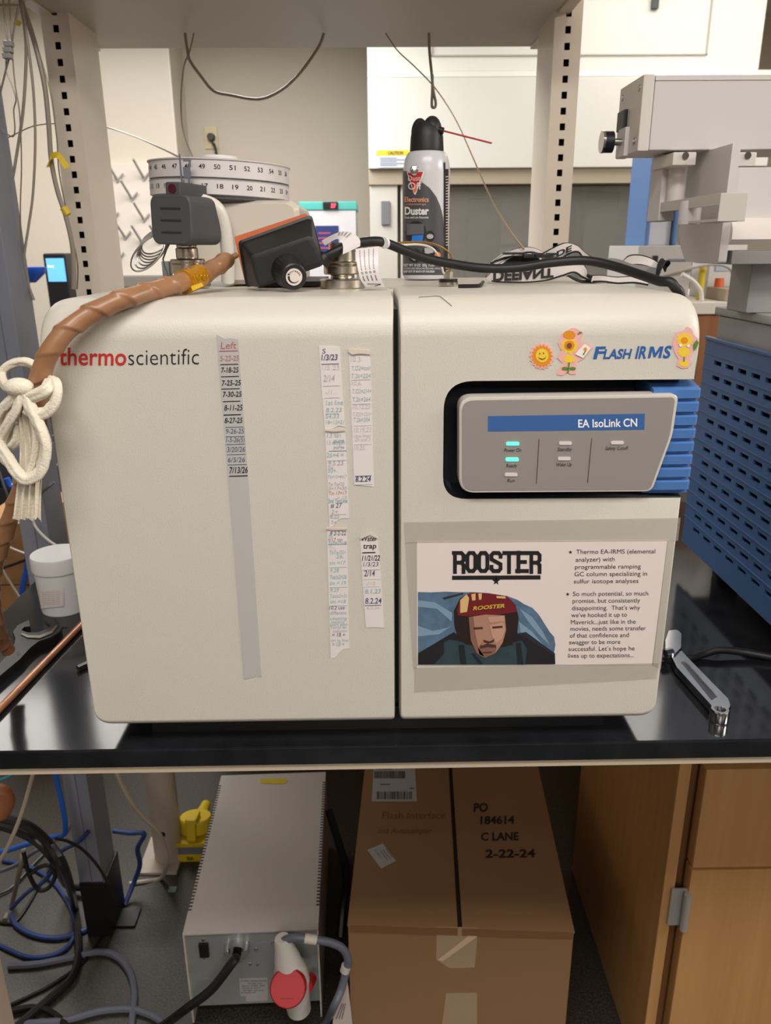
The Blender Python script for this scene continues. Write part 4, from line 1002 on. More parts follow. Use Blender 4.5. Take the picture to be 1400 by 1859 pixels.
def flat_px(poly, z0, z1, bevel=0.0, rad=0.0):
    c = [onZ(x, y, z0) for x, y in poly]
    P = outline([(p.x, p.y) for p in c], rad, 5) if rad else [Vector((p.x, p.y)) for p in c]
    return MB().prism([(p.x, p.y) for p in P], lambda u, v, d: Vector((u, v, d)), z0, z1, bevel)
SPAN = M('black_iron', (42, 42, 42), 0.42, 0.4, bump=(200, 0.3, 0.0006))
sp = thing('open_spanner', 'large black open-ended spanner lying left of the analyzer', 'spanner', onZ(60, 1190, ZK))
jaw = [(-30, 1262), (28, 1186), (30, 1168), (24, 1158), (30, 1148), (46, 1140), (58, 1150), (58, 1140), (46, 1152), (42, 1156), (64, 1158), (90, 1152), (101, 1142), (100, 1134), (107, 1138), (113, 1148), (112, 1158), (100, 1168), (78, 1176), (58, 1190), (40, 1212), (-2, 1252), (-30, 1285)]
jaw = [(-30, 1258), (26, 1190), (29, 1172), (25, 1160), (34, 1148), (50, 1140), (55, 1138), (57, 1150), (46, 1151), (41, 1157), (52, 1161), (72, 1161), (92, 1153), (102, 1142), (100, 1135), (108, 1138), (114, 1150), (110, 1160), (96, 1170), (74, 1178), (58, 1190), (38, 1212), (-2, 1246), (-30, 1276)]
flat_px(jaw, ZK, ZK + .011, 0.0012).build('spanner_body', SPAN, sp)
jw = [(41, 1157), (52, 1161), (72, 1161), (92, 1153), (102, 1142), (105, 1144), (95, 1157), (73, 1166), (50, 1165), (38, 1159)]
MB().prism([tuple(onZ(x, y - 6, ZK + .011).xy) for x, y in jw], lambda u, v, d: Vector((u, v, d)), ZK + .0105, ZK + .0125).build('jaw_lip', M('worn_iron', (120, 112, 104), 0.35, 0.8), sp, 'worn bright lip of the jaw')
MB().text('57', lambda s, v, sh: onZ(30 + 9 * s - 1 * v, 1191 - 3 * s - 5 * v, ZK + .0114)).build('lettering', M('dull_mark', (90, 88, 84), 0.6), sp)
ct = MB(); ct.cyl(onZ(150, 1132, ZK + .0045), onZ(-25, 1312, ZK + .0045), .0043, seg=16)
tag(ct.build('copper_tube', M('copper', (200, 146, 110), 0.35, 0.35, mottle=(60, (166, 108, 78), .3))), 'straight copper tube lying from the front edge to the analyzer', 'tube')
hx = MB(); hx.cyl(onZ(141, 1213, ZK + .004), onZ(165, 1202, ZK + .004), .0036, seg=6)
tag(hx.build('hex_bit', STEEL), 'short steel bit poking out beside the analyzer', 'bit')

# adjustable wrench on the right
aw = thing('adjustable_wrench', 'chrome adjustable wrench lying right of the analyzer', 'wrench', onZ(1265, 1240, ZK))
za = ZK + .004
hnd = [(1214, 1196), (1234, 1190), (1246, 1204), (1322, 1282), (1326, 1294), (1320, 1304), (1306, 1308), (1294, 1302), (1290, 1294), (1226, 1222)]
flat_px(hnd, ZK + .002, ZK + .011, .0014, .004).build('handle', CHROME, aw)
rec_ = [(1237, 1207), (1244, 1206), (1302, 1270), (1292, 1276)]
m = MB().prism([tuple(onZ(x, y - 5, ZK + .011).xy) for x, y in rec_], lambda u, v, d: Vector((u, v, d)), ZK + .0108, ZK + .0114)
m.build('handle_panel', M('satin_chrome', (128, 128, 130), 0.45, 0.9), aw, 'sunk satin panel with stamped letters')
MB().text('ADJUSTABLE WRENCH', lambda s, v, sh: onZ(1243 + 50 * s + 4 * v, 1206 + 55 * s - 4 * v, ZK + .0118)).build('lettering', M('stamp_grey', (70, 70, 72), 0.5), aw)
rc = onZ(1307, 1292, ZK + .011)
tor = bmesh.new
q = MB()
rr = 15 * pxm(1307, 1292, rc.y)
q.lathe([(rr * .58, .0), (rr * 1.05, .0), (rr * 1.1, .002), (rr * 1.1, .0125), (rr * 1.0, .0145), (rr * .66, .0145), (rr * .58, .012), (rr * .58, .0)], Matrix.Translation((rc.x, rc.y, ZK)), 36)
q.build('hanging_ring', CHROME, aw)
MB().lathe([(0, 0), (rr * .6, 0), (rr * .6, .0118), (0, .0118)], Matrix.Translation((rc.x, rc.y, ZK + .0002)), 24).build('ring_hole', BLACKP, aw)
head = [(1206, 1200), (1204, 1178), (1212, 1160), (1228, 1158), (1236, 1166), (1236, 1192), (1222, 1206)]
flat_px(head, ZK + .001, ZK + .014, .0016, .004).build('jaw_head', CHROME, aw)
kw = MB(); kc = onZ(1213, 1187, ZK + .012); kw.cyl(kc + Vector((-.004, 0, 0)), kc + Vector((.006, .004, 0)), .0055, seg=22); kw.build('thumb_screw', STEEL, aw)

# ================================================================== gas chromatograph and its sampler on the right
XG = 0.487
gf = onX(1283, 612, XG)
ygb = gf.y                                     # its far end
zg1 = gf.z; zg0 = onX(1238, 982, XG).z
gc = thing('gas_chromatograph', 'grey oven-type machine with a blue slotted side panel at the right', 'machine', (0.78, .95, ZK))
BLUEG = M('machine_blue', (58, 92, 138), 0.38)
yg0 = 0.70
pm = MB()
rz0, rz1 = onX(1303, 660, XG).z, onX(1264.5, 965, XG).z
nrow = 13; dz = (rz0 - rz1) / (nrow - 1)
ys1 = onX(1303, 660, XG).y
pit = .0385; sl_, sh_ = .0245, .0031
rows_z = [rz0 - i * dz for i in range(nrow) if rz0 - i * dz > zg0 + .01]
prev = zg1; th_ = .004
for z in rows_z:
    pm.box(XG, XG + th_, yg0, ygb, z + sh_, prev); prev = z - sh_
    ycur = ygb; k = 0
    while True:
        yc = ys1 - k * pit
        if yc - sl_ / 2 < yg0 + .01: break
        pm.box(XG, XG + th_, yc + sl_ / 2, ycur, z - sh_, z + sh_); ycur = yc - sl_ / 2; k += 1
    pm.box(XG, XG + th_, yg0, ycur, z - sh_, z + sh_)
    pm.box(XG - .0012, XG + .001, yg0, ygb, z + dz * .42, z + dz * .50)
pm.box(XG, XG + th_, yg0, ygb, zg0, prev)
pm.box(XG - .003, XG + th_, yg0, ygb, zg1 - .003, zg1 + .002, .001)
pm.build('vented_side_panel', BLUEG, gc, 'blue side panel with rows of slots', smooth=1)
MB().box(XG + .012, XG + .016, yg0, ygb - .003, zg0 + .01, zg1 - .005).build('vent_shade_sheet', M('vent_shade_dark', (34, 36, 42), .6), gc)  # dark sheet behind the slots, stands in for the shade inside
ztg = onY(1310, 556, ygb).z
GREYM = M('machine_grey', (150, 147, 146), 0.42)
MB().box(XG + .012, 1.05, yg0, ygb - .002, zg0 + .02, ztg - .012, .004).build('oven_body', GREYM, gc)
MB().box(XG + .008, 1.06, yg0 - .004, ygb + .004, ztg - .012, ztg, .003).build('top_lid', M('lid_grey', (164, 160, 158), .4), gc)
for yy in (yg0 + .05, ygb - .06):
    for xx in (XG + .05, .95): MB().cyl((xx, yy, ZK), (xx, yy, zg0 + .022), .02, seg=20).build('foot', BLACKR, gc)

YR = 1.05
smp = thing('sampler_arm', 'long grey sampler rail on a bracket above the blue-sided machine', 'sampler', (.62, YR, ztg))
RAILM = M('rail_grey', (208, 203, 202), .4); RAILE = M('rail_edge', (214, 207, 200), .4)
a, b_ = onY(1165, 136, YR), onY(1185, 272, YR)
xr0 = (onY(1165, 140, YR).x + onY(1160, 270, YR).x) / 2
xr1 = xr0 + 22 * pxm(1170, 200, YR)
zr1, zr0 = onY(1170, 136, YR).z, onY(1170, 273, YR).z
yrb = YR + .092
MB().box(xr1, 1.25, YR, yrb, zr0, zr1, .002).build('rail', RAILM, smp)
MB().box(xr0, xr1 - .0004, YR - .001, yrb + .001, zr0 - .001, zr1 + .001, .002).build('end_cap', RAILE, smp, 'end cap of the rail')
for yy in (YR + .012, yrb - .012):
    for zz in (zr1 - .012, zr0 + .012): MB().cyl((xr0 - .0012, yy, zz), (xr0 + .001, yy, zz), .004, seg=16).build('cap_screw', STEEL, smp)
MB().box(xr1, 1.25, YR - .0012, YR, zr1 - .006, zr1 - .004).build('rail_trim', RAILE, smp)
kx0, kx1 = onY(1093, 258, 1.10).x, onY(1112, 258, 1.10).x
kz = onY(1103, 258, 1.10).z
kn = MB().cyl((kx0, 1.10, kz), (kx1, 1.10, kz), 18 * pxm(1100, 258, 1.10), seg=32).build('adjusting_knob', M('knob_navy', (24, 24, 38), .4), smp, 'dark round knob on the rail end')
MB().cyl((kx0 - .001, 1.10, kz), (kx0 + .002, 1.10, kz), 18.6 * pxm(1100, 258, 1.10), seg=32).build('knob_rim', CHROME, kn)
MB().cyl((kx1, 1.10, kz), (xr0 + .001, 1.10, kz), .0042, seg=16).build('knob_shaft', STEEL, smp)
MB().box(xr0 - .006, xr0, 1.085, 1.115, kz - .018, kz + .016, .001).build('shaft_plate', RAILM, smp)
MB().box(xr0 - .005, xr0, 1.10, 1.13, onY(1130, 235, 1.1).z, onY(1130, 198, 1.1).z, .001).build('cable_port', BLACKP, smp)
def pbox(nm, x0, y0, x1, y1, Ya, Yb, mt, lab=None, bev=.0015, par=None):
    p, q_ = onY(x0, y0, Ya), onY(x1, y1, Ya)
    return MB().box(p.x, q_.x, Ya, Yb, q_.z, p.z, bev).build(nm, mt, par or smp, lab)
pbox('clamp', 1223, 276, 1263, 300, YR - .012, YR + .06, RAILE)
pbox('clamp', 1342, 276, 1372, 302, YR - .012, YR + .05, RAILE)
for x, y in ((1244, 283), (1357, 282.5)):
    c = onY(x, y, YR - .012); MB().cyl(c + Vector((0, -.002, 0)), c, .0042, seg=20).build('clamp_screw', CHROME, smp)
cx_, = (onY(1238, 330, YR + .01).x,)
z_a, z_b = onY(1238, 300, YR).z, onY(1238, 372, YR).z
MB().cyl((cx_, YR + .027, z_b), (cx_, YR + .027, z_a), 16.5 * pxm(1238, 330, YR), seg=32).build('guide_column', M('column_white', (206, 200, 192), .4), smp)
p1, p2 = onY(1197, 300, YR + .05), onY(1232, 400, YR + .05)
MB().box(p1.x, p2.x - .012, YR + .035, YR + .08, onY(1215, 400, YR).z, zr0, .002).build('guide_block', RAILM, smp)
# the rack bracket, a channel running front to back
yt0 = .90
tx0, tx1 = onY(1307, 370, yt0).x, onY(1357, 370, yt0).x
tz1, tz0 = onY(1320, 350, yt0).z, onY(1320, 402, yt0).z
zmid = onY(1307, 372, yt0).z
ch = MB()
LT0 = .222
ch.box(tx0, tx1, yt0, yt0 + .003, tz0, tz1, .0008)
ch.box(tx0, tx0 + .003, yt0 + .0031, yt0 + LT0, zmid, tz1 - .0001, .0006)
ch.box(tx0 + .0032, tx1 - .001, yt0 + .0032, yt0 + LT0, tz1 - .003, tz1 - .0006)
ch.box(tx0 + .0005, tx1 - .0005, yt0 + .0033, yt0 + .085, tz0 + .0002, tz0 + .003)
ch.build('rack_bracket', M('bracket_pale', (198, 192, 186), .4), smp, 'pale folded bracket at the sampler front')
cc = onY(1246, 395, yt0 + .10)
MB().cyl((cc.x + .004, cc.y, onY(1246, 408, yt0 + .11).z), (cc.x + .004, cc.y, tz1 - .003), 19 * pxm(1246, 395, cc.y), seg=32).build('bracket_boss', RAILM, smp)
# side plate and trough
px0 = onY(1332, 300, .985).x; 
spz1, spz0 = zr0, onY(1335, 478, .985).z
sideo = outline([(.985, spz1), (1.125, spz1), (1.125, spz0 + .03), (1.09, spz0), (.985, spz0)], [0, 0, .04, .03, .004], 6)
MB().prism([(p.x, p.y) for p in sideo], lambda u, v, d: Vector((d, u, v)), px0 - .004, px0 + .006).build('side_plate', RAILM, smp)
zt1, zt0 = onY(1370, 302, .99).z, onY(1370, 402, .99).z
MB().box(px0 + .006, 1.2, 1.0, 1.02, zt0, zt1, .001).build('trough_back', RAILM, smp)
zq = onY(1370, 444, .99).z
tro = [(.99, zt0 + .004), (.985, zt0), (.979, zt0 - .008), (.978, zq + .006), (.985, zq), (1.03, zq), (1.03, zt0 + .004)]
MB().loft([[Vector((x, y, z)) for y, z in tro] for x in (px0 + .006, 1.2)]).build('trough', M('trough_white', (226, 218, 210), .3), smp, 'white curved trough')
pbox('sampler_base', 1330, 455, 1480, 479, .985, 1.10, M('base_grey', (138, 134, 132), .45))
p1, p2 = onY(1366, 480, 1.03), onY(1470, 480, 1.03)
MB().box(p1.x, p1.x + .05, 1.03, 1.09, ztg, onY(1366, 478, 1.03).z, .002).build('mounting_post', GREYM, smp)

# ================================================================== things on the white-topped cabinet behind
def obox(name, label, cat, x0, y0, x1, Y, depth, mt, y1=None, parts=()):
    """box standing on the white top; parts: (name, material, x0, y0, x1, y1) on its front"""
    p, q_ = onY(x0, y0, Y), onY(x1, y0, Y)
    zb_ = ztop if y1 is None else onY(x0, y1, Y).z
    th = thing(name, label, cat, ((p.x + q_.x) / 2, Y + depth / 2, zb_))
    MB().box(p.x, q_.x, Y, Y + depth, zb_, p.z, .003).build('body', mt, th)
    for nm, m_, a0, b0, a1, b1 in parts:
        u, w_ = onY(a0, b0, Y - .001), onY(a1, b1, Y - .001)
        MB().box(u.x, w_.x, Y - .004, Y + .002, w_.z, u.z, .0008).build(nm, m_, th)
    return th
bt = obox('injector_tower', 'tall light grey tower with blue sides behind the sampler rail', 'instrument', 1186, 288, 1232, 2.10, .14, M('tower_grey', (196, 196, 204), .4), 446)
bx0 = onY(1166, 300, 2.1).x; bx1 = onY(1187, 300, 2.1).x; bx2 = onY(1232, 300, 2.1).x; bx3 = onY(1240, 300, 2.1).x
tzb, tzt = onY(1200, 446, 2.1).z, onY(1200, 288, 2.1).z
BLT = M('tower_blue', (84, 118, 168), .5)
MB().box(bx0 + .018, bx1 + .002, 2.085, 2.245, tzb, tzt + .02, .004).build('side_panel', BLT, bt, 'blue side panel')
MB().box(bx2, bx3, 2.085, 2.22, tzb, tzt + .02, .004).build('side_panel', BLT, bt, 'blue side panel')
obox('instrument_base', 'light grey low instrument carrying the blue-sided tower', 'instrument', 1160, 446, 1260, 2.06, .26, M('inst_grey', (184, 180, 176), .45), None,
     [('dial', BLACKP, 1186, 464, 1194, 474), ('name_strip', MGREY, 1215, 470, 1248, 474)])
obox('sample_box', 'white clutter box with pale stickers behind the sampler base', 'box', 1290, 468, 1342, 2.15, .12, M('box_white', (206, 204, 200), .5), None, [('sticker', M('stk_blue', (170, 186, 206), .5), 1300, 478, 1325, 492)])
oc = onY(1306, 512, 2.1)
tag(MB().cyl((oc.x, 2.1, ztop), (oc.x, 2.1, oc.z + .01), .014, .011, 20).build('orange_cap', M('cap_orange', (216, 100, 50), .5)), 'small orange cap in front of the white clutter box', 'cap')
yc_ = onY(1275, 500, 2.08)
tag(MB().cyl((yc_.x, 2.08, ztop), (yc_.x, 2.08, onY(1275, 484, 2.08).z), .0085, seg=16).build('yellow_vial', M('vial_yellow', (214, 190, 50), .4)), 'thin yellow vial beside the white clutter box', 'vial')
tag(MB().tube([onY(1200, 500, 2.04), onY(1240, 490, 2.04), onY(1290, 480, 2.04), onY(1320, 484, 2.04), onY(1331, 500, 2.04), onY(1333, 530, 2.04)], .004, 8, 6).build('arched_hose', M('hose_grey', (176, 170, 162), .4)), 'grey hose arching over the white-topped cabinet', 'hose')
tag(MB().tube([onY(1238, 498, 2.03), onY(1258, 510, 2.03), onY(1272, 528, 2.03), onY(1274, 546, 2.03)], .006, 8, 6).build('white_hose', M('hose_white', (216, 212, 206), .4)), 'white hose dropping onto the white-topped cabinet', 'hose')
tr0, tr1 = onY(1318, 524, 2.02), onY(1372, 530, 2.02)
tag(MB().box(tr0.x, tr1.x + .1, 2.02, 2.14, ztop, tr0.z, .003).build('paper_stack', M('stack_tan', (166, 152, 134), .7)), 'low tan stack lying on the white-topped cabinet', 'stack')

# ================================================================== back wall
YH = 3.2
fh = thing('fume_hood', 'wide white fume hood with a grey glass sash against the back wall', 'fume hood', (.8, YH + .35, 0))
HW = M('hood_white', (222, 221, 214), .38)
hx0, hx1 = onY(668, 200, YH).x, onY(1388, 60, YH + .04).x
zl0, zl1 = onY(900, 305, YH).z, onY(900, 139, YH).z
zup = onY(900, 129, YH + .05).z
MB().box(hx0, hx1 + .06, YH, YH + .04, zl0, zl1, .004).build('lower_fascia', HW, fh)
MB().loft([[Vector((x, y, z)) for y, z in ((YH, zl1), (YH + .04, zl1), (YH + .06, zup), (YH + .05, zup))] for x in (hx0, hx1 + .06)]).build('fascia_ledge', HW, fh)
MB().box(hx0, hx1, YH + .05, YH + .75, zup, CEIL, .002).build('upper_cabinet', HW, fh)
u_, w_ = onY(783, 60, YH + .05), onY(1283, 100, YH + .05)
fr = MB()
fr.box(u_.x, w_.x, YH + .044, YH + .05, w_.z, w_.z + .004); fr.box(w_.x - .004, w_.x, YH + .044, YH + .05, w_.z, CEIL - .02); fr.box(u_.x, u_.x + .004, YH + .044, YH + .05, w_.z, CEIL - .02)
fr.build('access_panel', M('panel_line', (176, 174, 166), .5), fh)
hq = onY(1188, 8, YH + .05); MB().box(hq.x - .012, hq.x + .012, YH + .034, YH + .05, hq.z - .016, hq.z + .05).build('latch', DGREY, fh)
MB().box(hx0, hx1 + .06, YH + .02, YH + .10, zl0 - .055, zl0, .003).build('sash_header', M('header_tan_shaded', (178, 166, 146), .5), fh)  # beige lip, the shade on it put into the tan colour
zw = .95
HP = M('hood_post', (206, 203, 194), .4)
pxa, pxb = onY(672, 400, YH + .03).x, onY(722, 400, YH + .03).x
lp = MB().box(pxa, pxb, YH + .03, YH + .12, zw, zl0 - .05, .003).build('side_post', HP, fh)
MB().box(pxb + .012, pxb + .035, YH + .04, YH + .10, zw, zl0 - .05, .003).build('side_post', HP, fh)
MB().box(hx1 - .06, hx1 + .04, YH + .03, YH + .12, zw, zl0 - .05, .003).build('side_post', HP, fh)
u_, w_ = onY(692, 365, YH + .03), onY(708, 408, YH + .03)
MB().box(u_.x, w_.x, YH + .02, YH + .03, w_.z, u_.z, .002).build('service_outlet', MGREY, fh)
MB().box(hx0 + .005, hx0 + .02, YH + .05, YH + .75, zw, zup).build('side_wall', HP, fh)
MB().box(hx1 + .03, hx1 + .045, YH + .05, YH + .75, zw, zup).build('side_wall', HP, fh)
BAF = M('baffle', (190, 186, 178), .5)
bf = MB()
for z0, z1 in ((zw, 1.16), (1.18, 1.40), (1.42, 1.68)): bf.box(hx0 + .02, hx1 + .03, YH + .66, YH + .67, z0, z1)
bf.build('baffle', BAF, fh)
MB().box(hx0, hx1 + .06, YH - .02, YH + .75, zw - .03, zw, .003).build('work_surface', M('hood_surface', (60, 60, 62), .4), fh)
MB().box(hx0, hx1 + .06, YH + .02, YH + .75, 0, zw - .03).build('base_cabinet', HP, fh)
sashx = [pxb + .04, onY(1030, 400, YH).x - .0, onY(1260, 400, YH).x, hx1 - .06]
GL_ = clear('sash_glass', (168, 166, 158), .3, .08)
for i in range(3):
    x0, x1 = sashx[i], sashx[i + 1]
    sp_ = MB().box(x0 + .012, x1 - .012, YH + .055 + .01 * (i % 2), YH + .059 + .01 * (i % 2), zw + .03, zl0 - .06).build('sash_pane', GL_, fh, 'grey glass sash pane')
    fr = MB()
    yy = YH + .05 + .01 * (i % 2)
    fr.box(x0, x0 + .016, yy, yy + .014, zw + .01, zl0 - .05); fr.box(x1 - .016, x1, yy, yy + .014, zw + .01, zl0 - .05); fr.box(x0, x1, yy, yy + .014, zw, zw + .03)
    fr.build('sash_frame', M('sash_frame', (128, 128, 124), .4, .3), sp_)
cs0, cs1 = onY(684, 273, YH - .001), onY(746, 282, YH - .001)
cs = MB().box(cs0.x, cs1.x, YH - .0015, YH, cs1.z, cs0.z).build('caution_label', M('caution_yellow', (236, 212, 48), .5), fh, 'yellow caution strip')
MB().text('CAUTION', plane_text((704, 280.5), (732, 280.3), 5.5, YH - .0022), .02).build('lettering', INK, cs)
u_, w_ = onY(687, 283, YH - .001), onY(746, 304, YH - .001)
wl = MB().box(u_.x, w_.x, YH - .0012, YH, w_.z, u_.z).build('notice_label', M('notice_white', (216, 222, 230), .5), fh, 'white notice under the caution strip')
m = MB()
for i in range(5):
    p, q_ = onY(690, 286 + i * 3.3, YH - .0022), onY(690 + (46 if i % 2 else 30), 287.2 + i * 3.3, YH - .0022)
    m.box(p.x, q_.x, YH - .0024, YH - .0012, q_.z, p.z)
m.build('print', M('notice_print', (150, 158, 178), .6), wl)
# vague glassware racks inside the hood
for i, (xa, ya, xb, yb) in enumerate(((850, 360, 905, 470), (1060, 350, 1110, 480))):
    p, q_ = onY(xa, ya, YH + .45), onY(xb, yb, YH + .45)
    tag(MB().box(p.x, q_.x, YH + .40, YH + .5, zw, p.z, .004).build('hood_apparatus', M('apparatus%d' % i, (96, 98, 100) if i == 0 else (120, 116, 108), .5)), 'dark apparatus standing inside the hood, ' + ('left of the right upright' if i == 0 else 'right of the right upright'), 'apparatus')

# wall outlet with a plug
yo = 4.2
p, q_ = onY(370, 229, yo), onY(397, 271, yo)
wo = thing('wall_outlet', 'ivory wall outlet with a dark plug and cord on the back wall', 'outlet', ((p.x + q_.x) / 2, yo, (p.z + q_.z) / 2))
MB().box(p.x, q_.x, yo - .007, yo, q_.z, p.z, .002).build('cover_plate', M('ivory', (206, 190, 150), .4), wo)
c = onY(383, 249, yo - .02); c2 = onY(392, 275, yo - .03)
MB().cyl(c + Vector((0, -.02, 0)), c + Vector((0, .016, 0)), .016, .02, 18).build('plug', M('plug_dark', (52, 48, 44), .5), wo)
MB().tube([c, onY(387, 262, yo - .04), c2, c2 + Vector((.03, 0, -.3)), c2 + Vector((.03, 0, -.7))], .006, 8, 6).build('plug_cord', _mats['plug_dark'], wo)
# incubator with a teal top
YI = 3.35
p, q_ = onY(542, 366, YI), onY(648, 381, YI)
inc = thing('incubator', 'small white incubator with a teal top band and a red digit display', 'incubator', ((p.x + q_.x) / 2, YI + .15, ZK))
MB().box(p.x + .004, q_.x - .004, YI + .004, YI + .3, ZK, q_.z, .004).build('cabinet_body', M('inc_white', (206, 204, 208), .4), inc)
MB().box(p.x, q_.x, YI, YI + .3, q_.z, p.z, .004).build('top_band', M('teal', (84, 178, 170), .4), inc, 'teal band')
u_, w_ = onY(586, 366.5, YI), onY(614, 379.5, YI)
ds = MB().box(u_.x, w_.x, YI - .006, YI + .002, w_.z, u_.z, .002).build('display', BLACKP, inc)
u_, w_ = onY(592, 369, YI - .006), onY(610, 377, YI - .006)
m = MB(); m.text('37', plane_text((601, 377), (610, 377), 7, YI - .0068), .03); m.build('digits', M('red_digits', (255, 60, 80), .4, emit=2.5), ds, 'glowing red digits')
u_, w_ = onY(572, 410, YI + .003), onY(616, 470, YI + .003)
il = MB().box(u_.x, w_.x, YI + .001, YI + .004, w_.z, u_.z).build('name_plate', M('plate_navy', (40, 54, 108), .4), inc, 'navy label')
m = MB()
for i in range(4):
    p1, p2 = onY(578, 422 + i * 9, YI), onY(578 + (30 if i % 2 else 22), 424.5 + i * 9, YI)
    m.box(p1.x, p2.x, YI + .0002, YI + .001, p2.z, p1.z)
m.build('print', M('plate_print', (172, 74, 96), .5), il)
# side bench under them
sbn = thing('wall_bench', 'pale worktop bench along the back wall left of the fume hood', 'bench', (-1.6, 3.6, 0))
MB().box(-3.1, hx0 - .02, 3.25, 3.94, ZK - .03, ZK, .003).build('worktop', EPOXY, sbn)
MB().box(-3.08, hx0 - .04, 3.3, 3.92, 0, ZK - .03).build('cabinet_row', HP, sbn)
# drying board with pegs
yb_ = 3.93
p, q_ = onY(150, 297, yb_), onY(332, 500, yb_)
db = thing('drying_board', 'white peg board for drying glassware on the projecting wall', 'peg board', ((p.x + q_.x) / 2, yb_, q_.z))
MB().box(p.x, q_.x, yb_ - .012, yb_ + .02, q_.z, p.z, .004).build('board', M('board_white', (218, 210, 198), .45), db)
MB().box(p.x, q_.x, yb_ - .06, yb_ + .02, q_.z - .05, q_.z, .004).build('drip_tray', M('tray_grey', (126, 120, 112), .5), db)
for bx, by in ((214, 328), (262, 325), (186, 360), (240, 362), (206, 398), (262, 400), (292, 362), (228, 432), (216, 470), (258, 440), (290, 440), (292, 330)):
    base = onY(bx, by, yb_ - .012)
    pg = MB()
    tip = base + Vector((-.012, -.11, .075))
    pg.cyl(base, tip, .0065, .005, 12)
    pg.cyl(base + Vector((-.004, -.004, -.006)), base + Vector((.03, -.012, .03)), .006, .004, 10)
    pg.build('peg', M('peg_grey', (176, 170, 166), .4), db)
# touch-screen device and the dark machine by the left upright
yt_ = 3.3
p, q_ = onY(76, 460, yt_), onY(126, 527, yt_)
td = thing('touchscreen_device', 'black device with a glowing blue touchscreen left of the left upright', 'device', ((p.x + q_.x) / 2, yt_ + .06, ZK))
MB().box(p.x, q_.x, yt_, yt_ + .12, ZK, p.z, .008).build('body', BLACKP, td)
u_, w_ = onY(83, 469, yt_), onY(121, 511, yt_)
sc_ = MB().box(u_.x, w_.x, yt_ - .002, yt_ + .001, w_.z, u_.z).build('screen', M('screen_blue', (86, 150, 206), .3, emit=.9), td, 'glowing blue screen')
MB().text('Ready', plane_text((87, 485), (98, 485), 3.5, yt_ - .0026), .02).build('lettering', M('screen_white', (235, 240, 250), .4, emit=1.0), sc_)
p, q_ = onY(-40, 352, 2.95), onY(40, 520, 2.95)
dm = thing('black_monitor', 'dark monitor back standing at the far left edge', 'monitor', ((p.x + q_.x) / 2, 3.0, 0))
MB().box(p.x, q_.x, 2.95, 3.02, q_.z, p.z, .018, 3).build('screen_back', M('monitor_black', (30, 30, 33), .5), dm)
MB().box((p.x + q_.x) / 2 - .03, (p.x + q_.x) / 2 + .03, 2.98, 3.02, 0, q_.z + .02).build('stand', BLACKP, dm)
bb = onY(52, 497, 2.9)
MB().lathe([(.02, -.03), (.055, .0), (.062, .022), (.057, .022), (.05, .002), (.018, -.026)], Matrix.Translation(bb), 28).build('cable_hook_bowl', M('bowl_blue', (36, 84, 190), .35), dm, 'blue plastic cup clipped on the monitor edge')
MB().cyl(bb + Vector((-.03, .02, -.01)), bb + Vector((-.06, .06, -.01)), .012, seg=10).build('clip', BLACKP, dm)
# ================================================================== hanging tubes and wires
TUB = M('grey_tubing', (150, 140, 126), .35); TUBD = M('steel_tubing', (140, 130, 116), .3, .6)
def wire(name, label, cat, pts, r, mt, k=8):
    return tag(MB().tube(pts, r, 8, k).build(name, mt), label, cat, group=None)
def yw(Y, *p): return [onY(x, y, Y) for x, y in p]
wire('hanging_tube', 'thick grey tube hanging beside the left upright, bent right at its foot', 'tube', yw(1.42, (20, -60), (38, 0), (62, 75), (80, 150), (88, 220), (93, 290), (104, 345), (120, 395), (131, 445), (134, 490), (134, 525)), .0042, TUB)
wire('hanging_tube', 'grey tube hanging left of the thick one down to the monitor', 'tube', yw(1.40, (25, -60), (36, 0), (46, 60), (47, 120), (42, 200), (32, 270), (20, 340), (8, 400)), .0026, TUB)
wire('hanging_tube', 'grey tube bowing right then back over the monitor edge', 'tube', yw(1.38, (30, -60), (40, 10), (52, 90), (61, 170), (64, 260), (60, 350), (52, 410), (44, 465), (46, 500), (62, 545)), .0022, TUB)
wire('hanging_wire', 'thin wire hanging close against the left upright', 'wire', yw(1.44, (25, -60), (45, 10), (72, 100), (92, 170), (103, 250), (107, 310), (118, 370), (131, 430), (141, 480), (140, 525)), .0012, TUBD)
wire('hanging_wire', 'thin wire zigzagging down past the small connectors', 'wire', yw(1.36, (12, -60), (18, 20), (22, 90), (27, 150), (36, 210), (39, 300), (37, 380), (40, 460), (52, 520), (60, 545)), .0011, TUBD)
wire('hanging_wire', 'thin kinked wire curling back at the far left', 'wire', yw(1.36, (2, -60), (8, 30), (14, 80), (11, 125), (22, 155), (29, 180), (25, 200), (27, 235), (22, 248), (2, 235)), .0011, TUBD)
wire('hanging_wire', 'thin wire running down left from the small connectors', 'wire', yw(1.36, (34, 10), (26, 50), (19, 95), (10, 130), (-2, 180), (-14, 230)), .0015, TUBD)
wire('strung_wire', 'thin wire strung across behind the left upright to the carousel', 'wire', [onY(-10, 262, 1.66), onY(22, 246, 1.66), onY(60, 229, 1.68), onY(98, 224, 1.68), onY(150, 224, 1.70), onY(193, 231, 1.70), onY(240, 246, 1.6), onY(290, 268, 1.4), onY(324, 285, 1.15)], .0013, TUBD)
wire('looped_wire', 'grey wire sagging in a loop under the middle of the shelf', 'wire', [onY(336, 60, 1.62), onY(341, 95, 1.62), onY(346, 112, 1.62), onY(366, 140, 1.62), onY(388, 165, 1.62), onY(420, 173, 1.62), onY(470, 180, 1.62), onY(510, 164, 1.62), onY(545, 132, 1.62), onY(578, 86, 1.62), onY(588, 60, 1.62)], .0026, TUB)
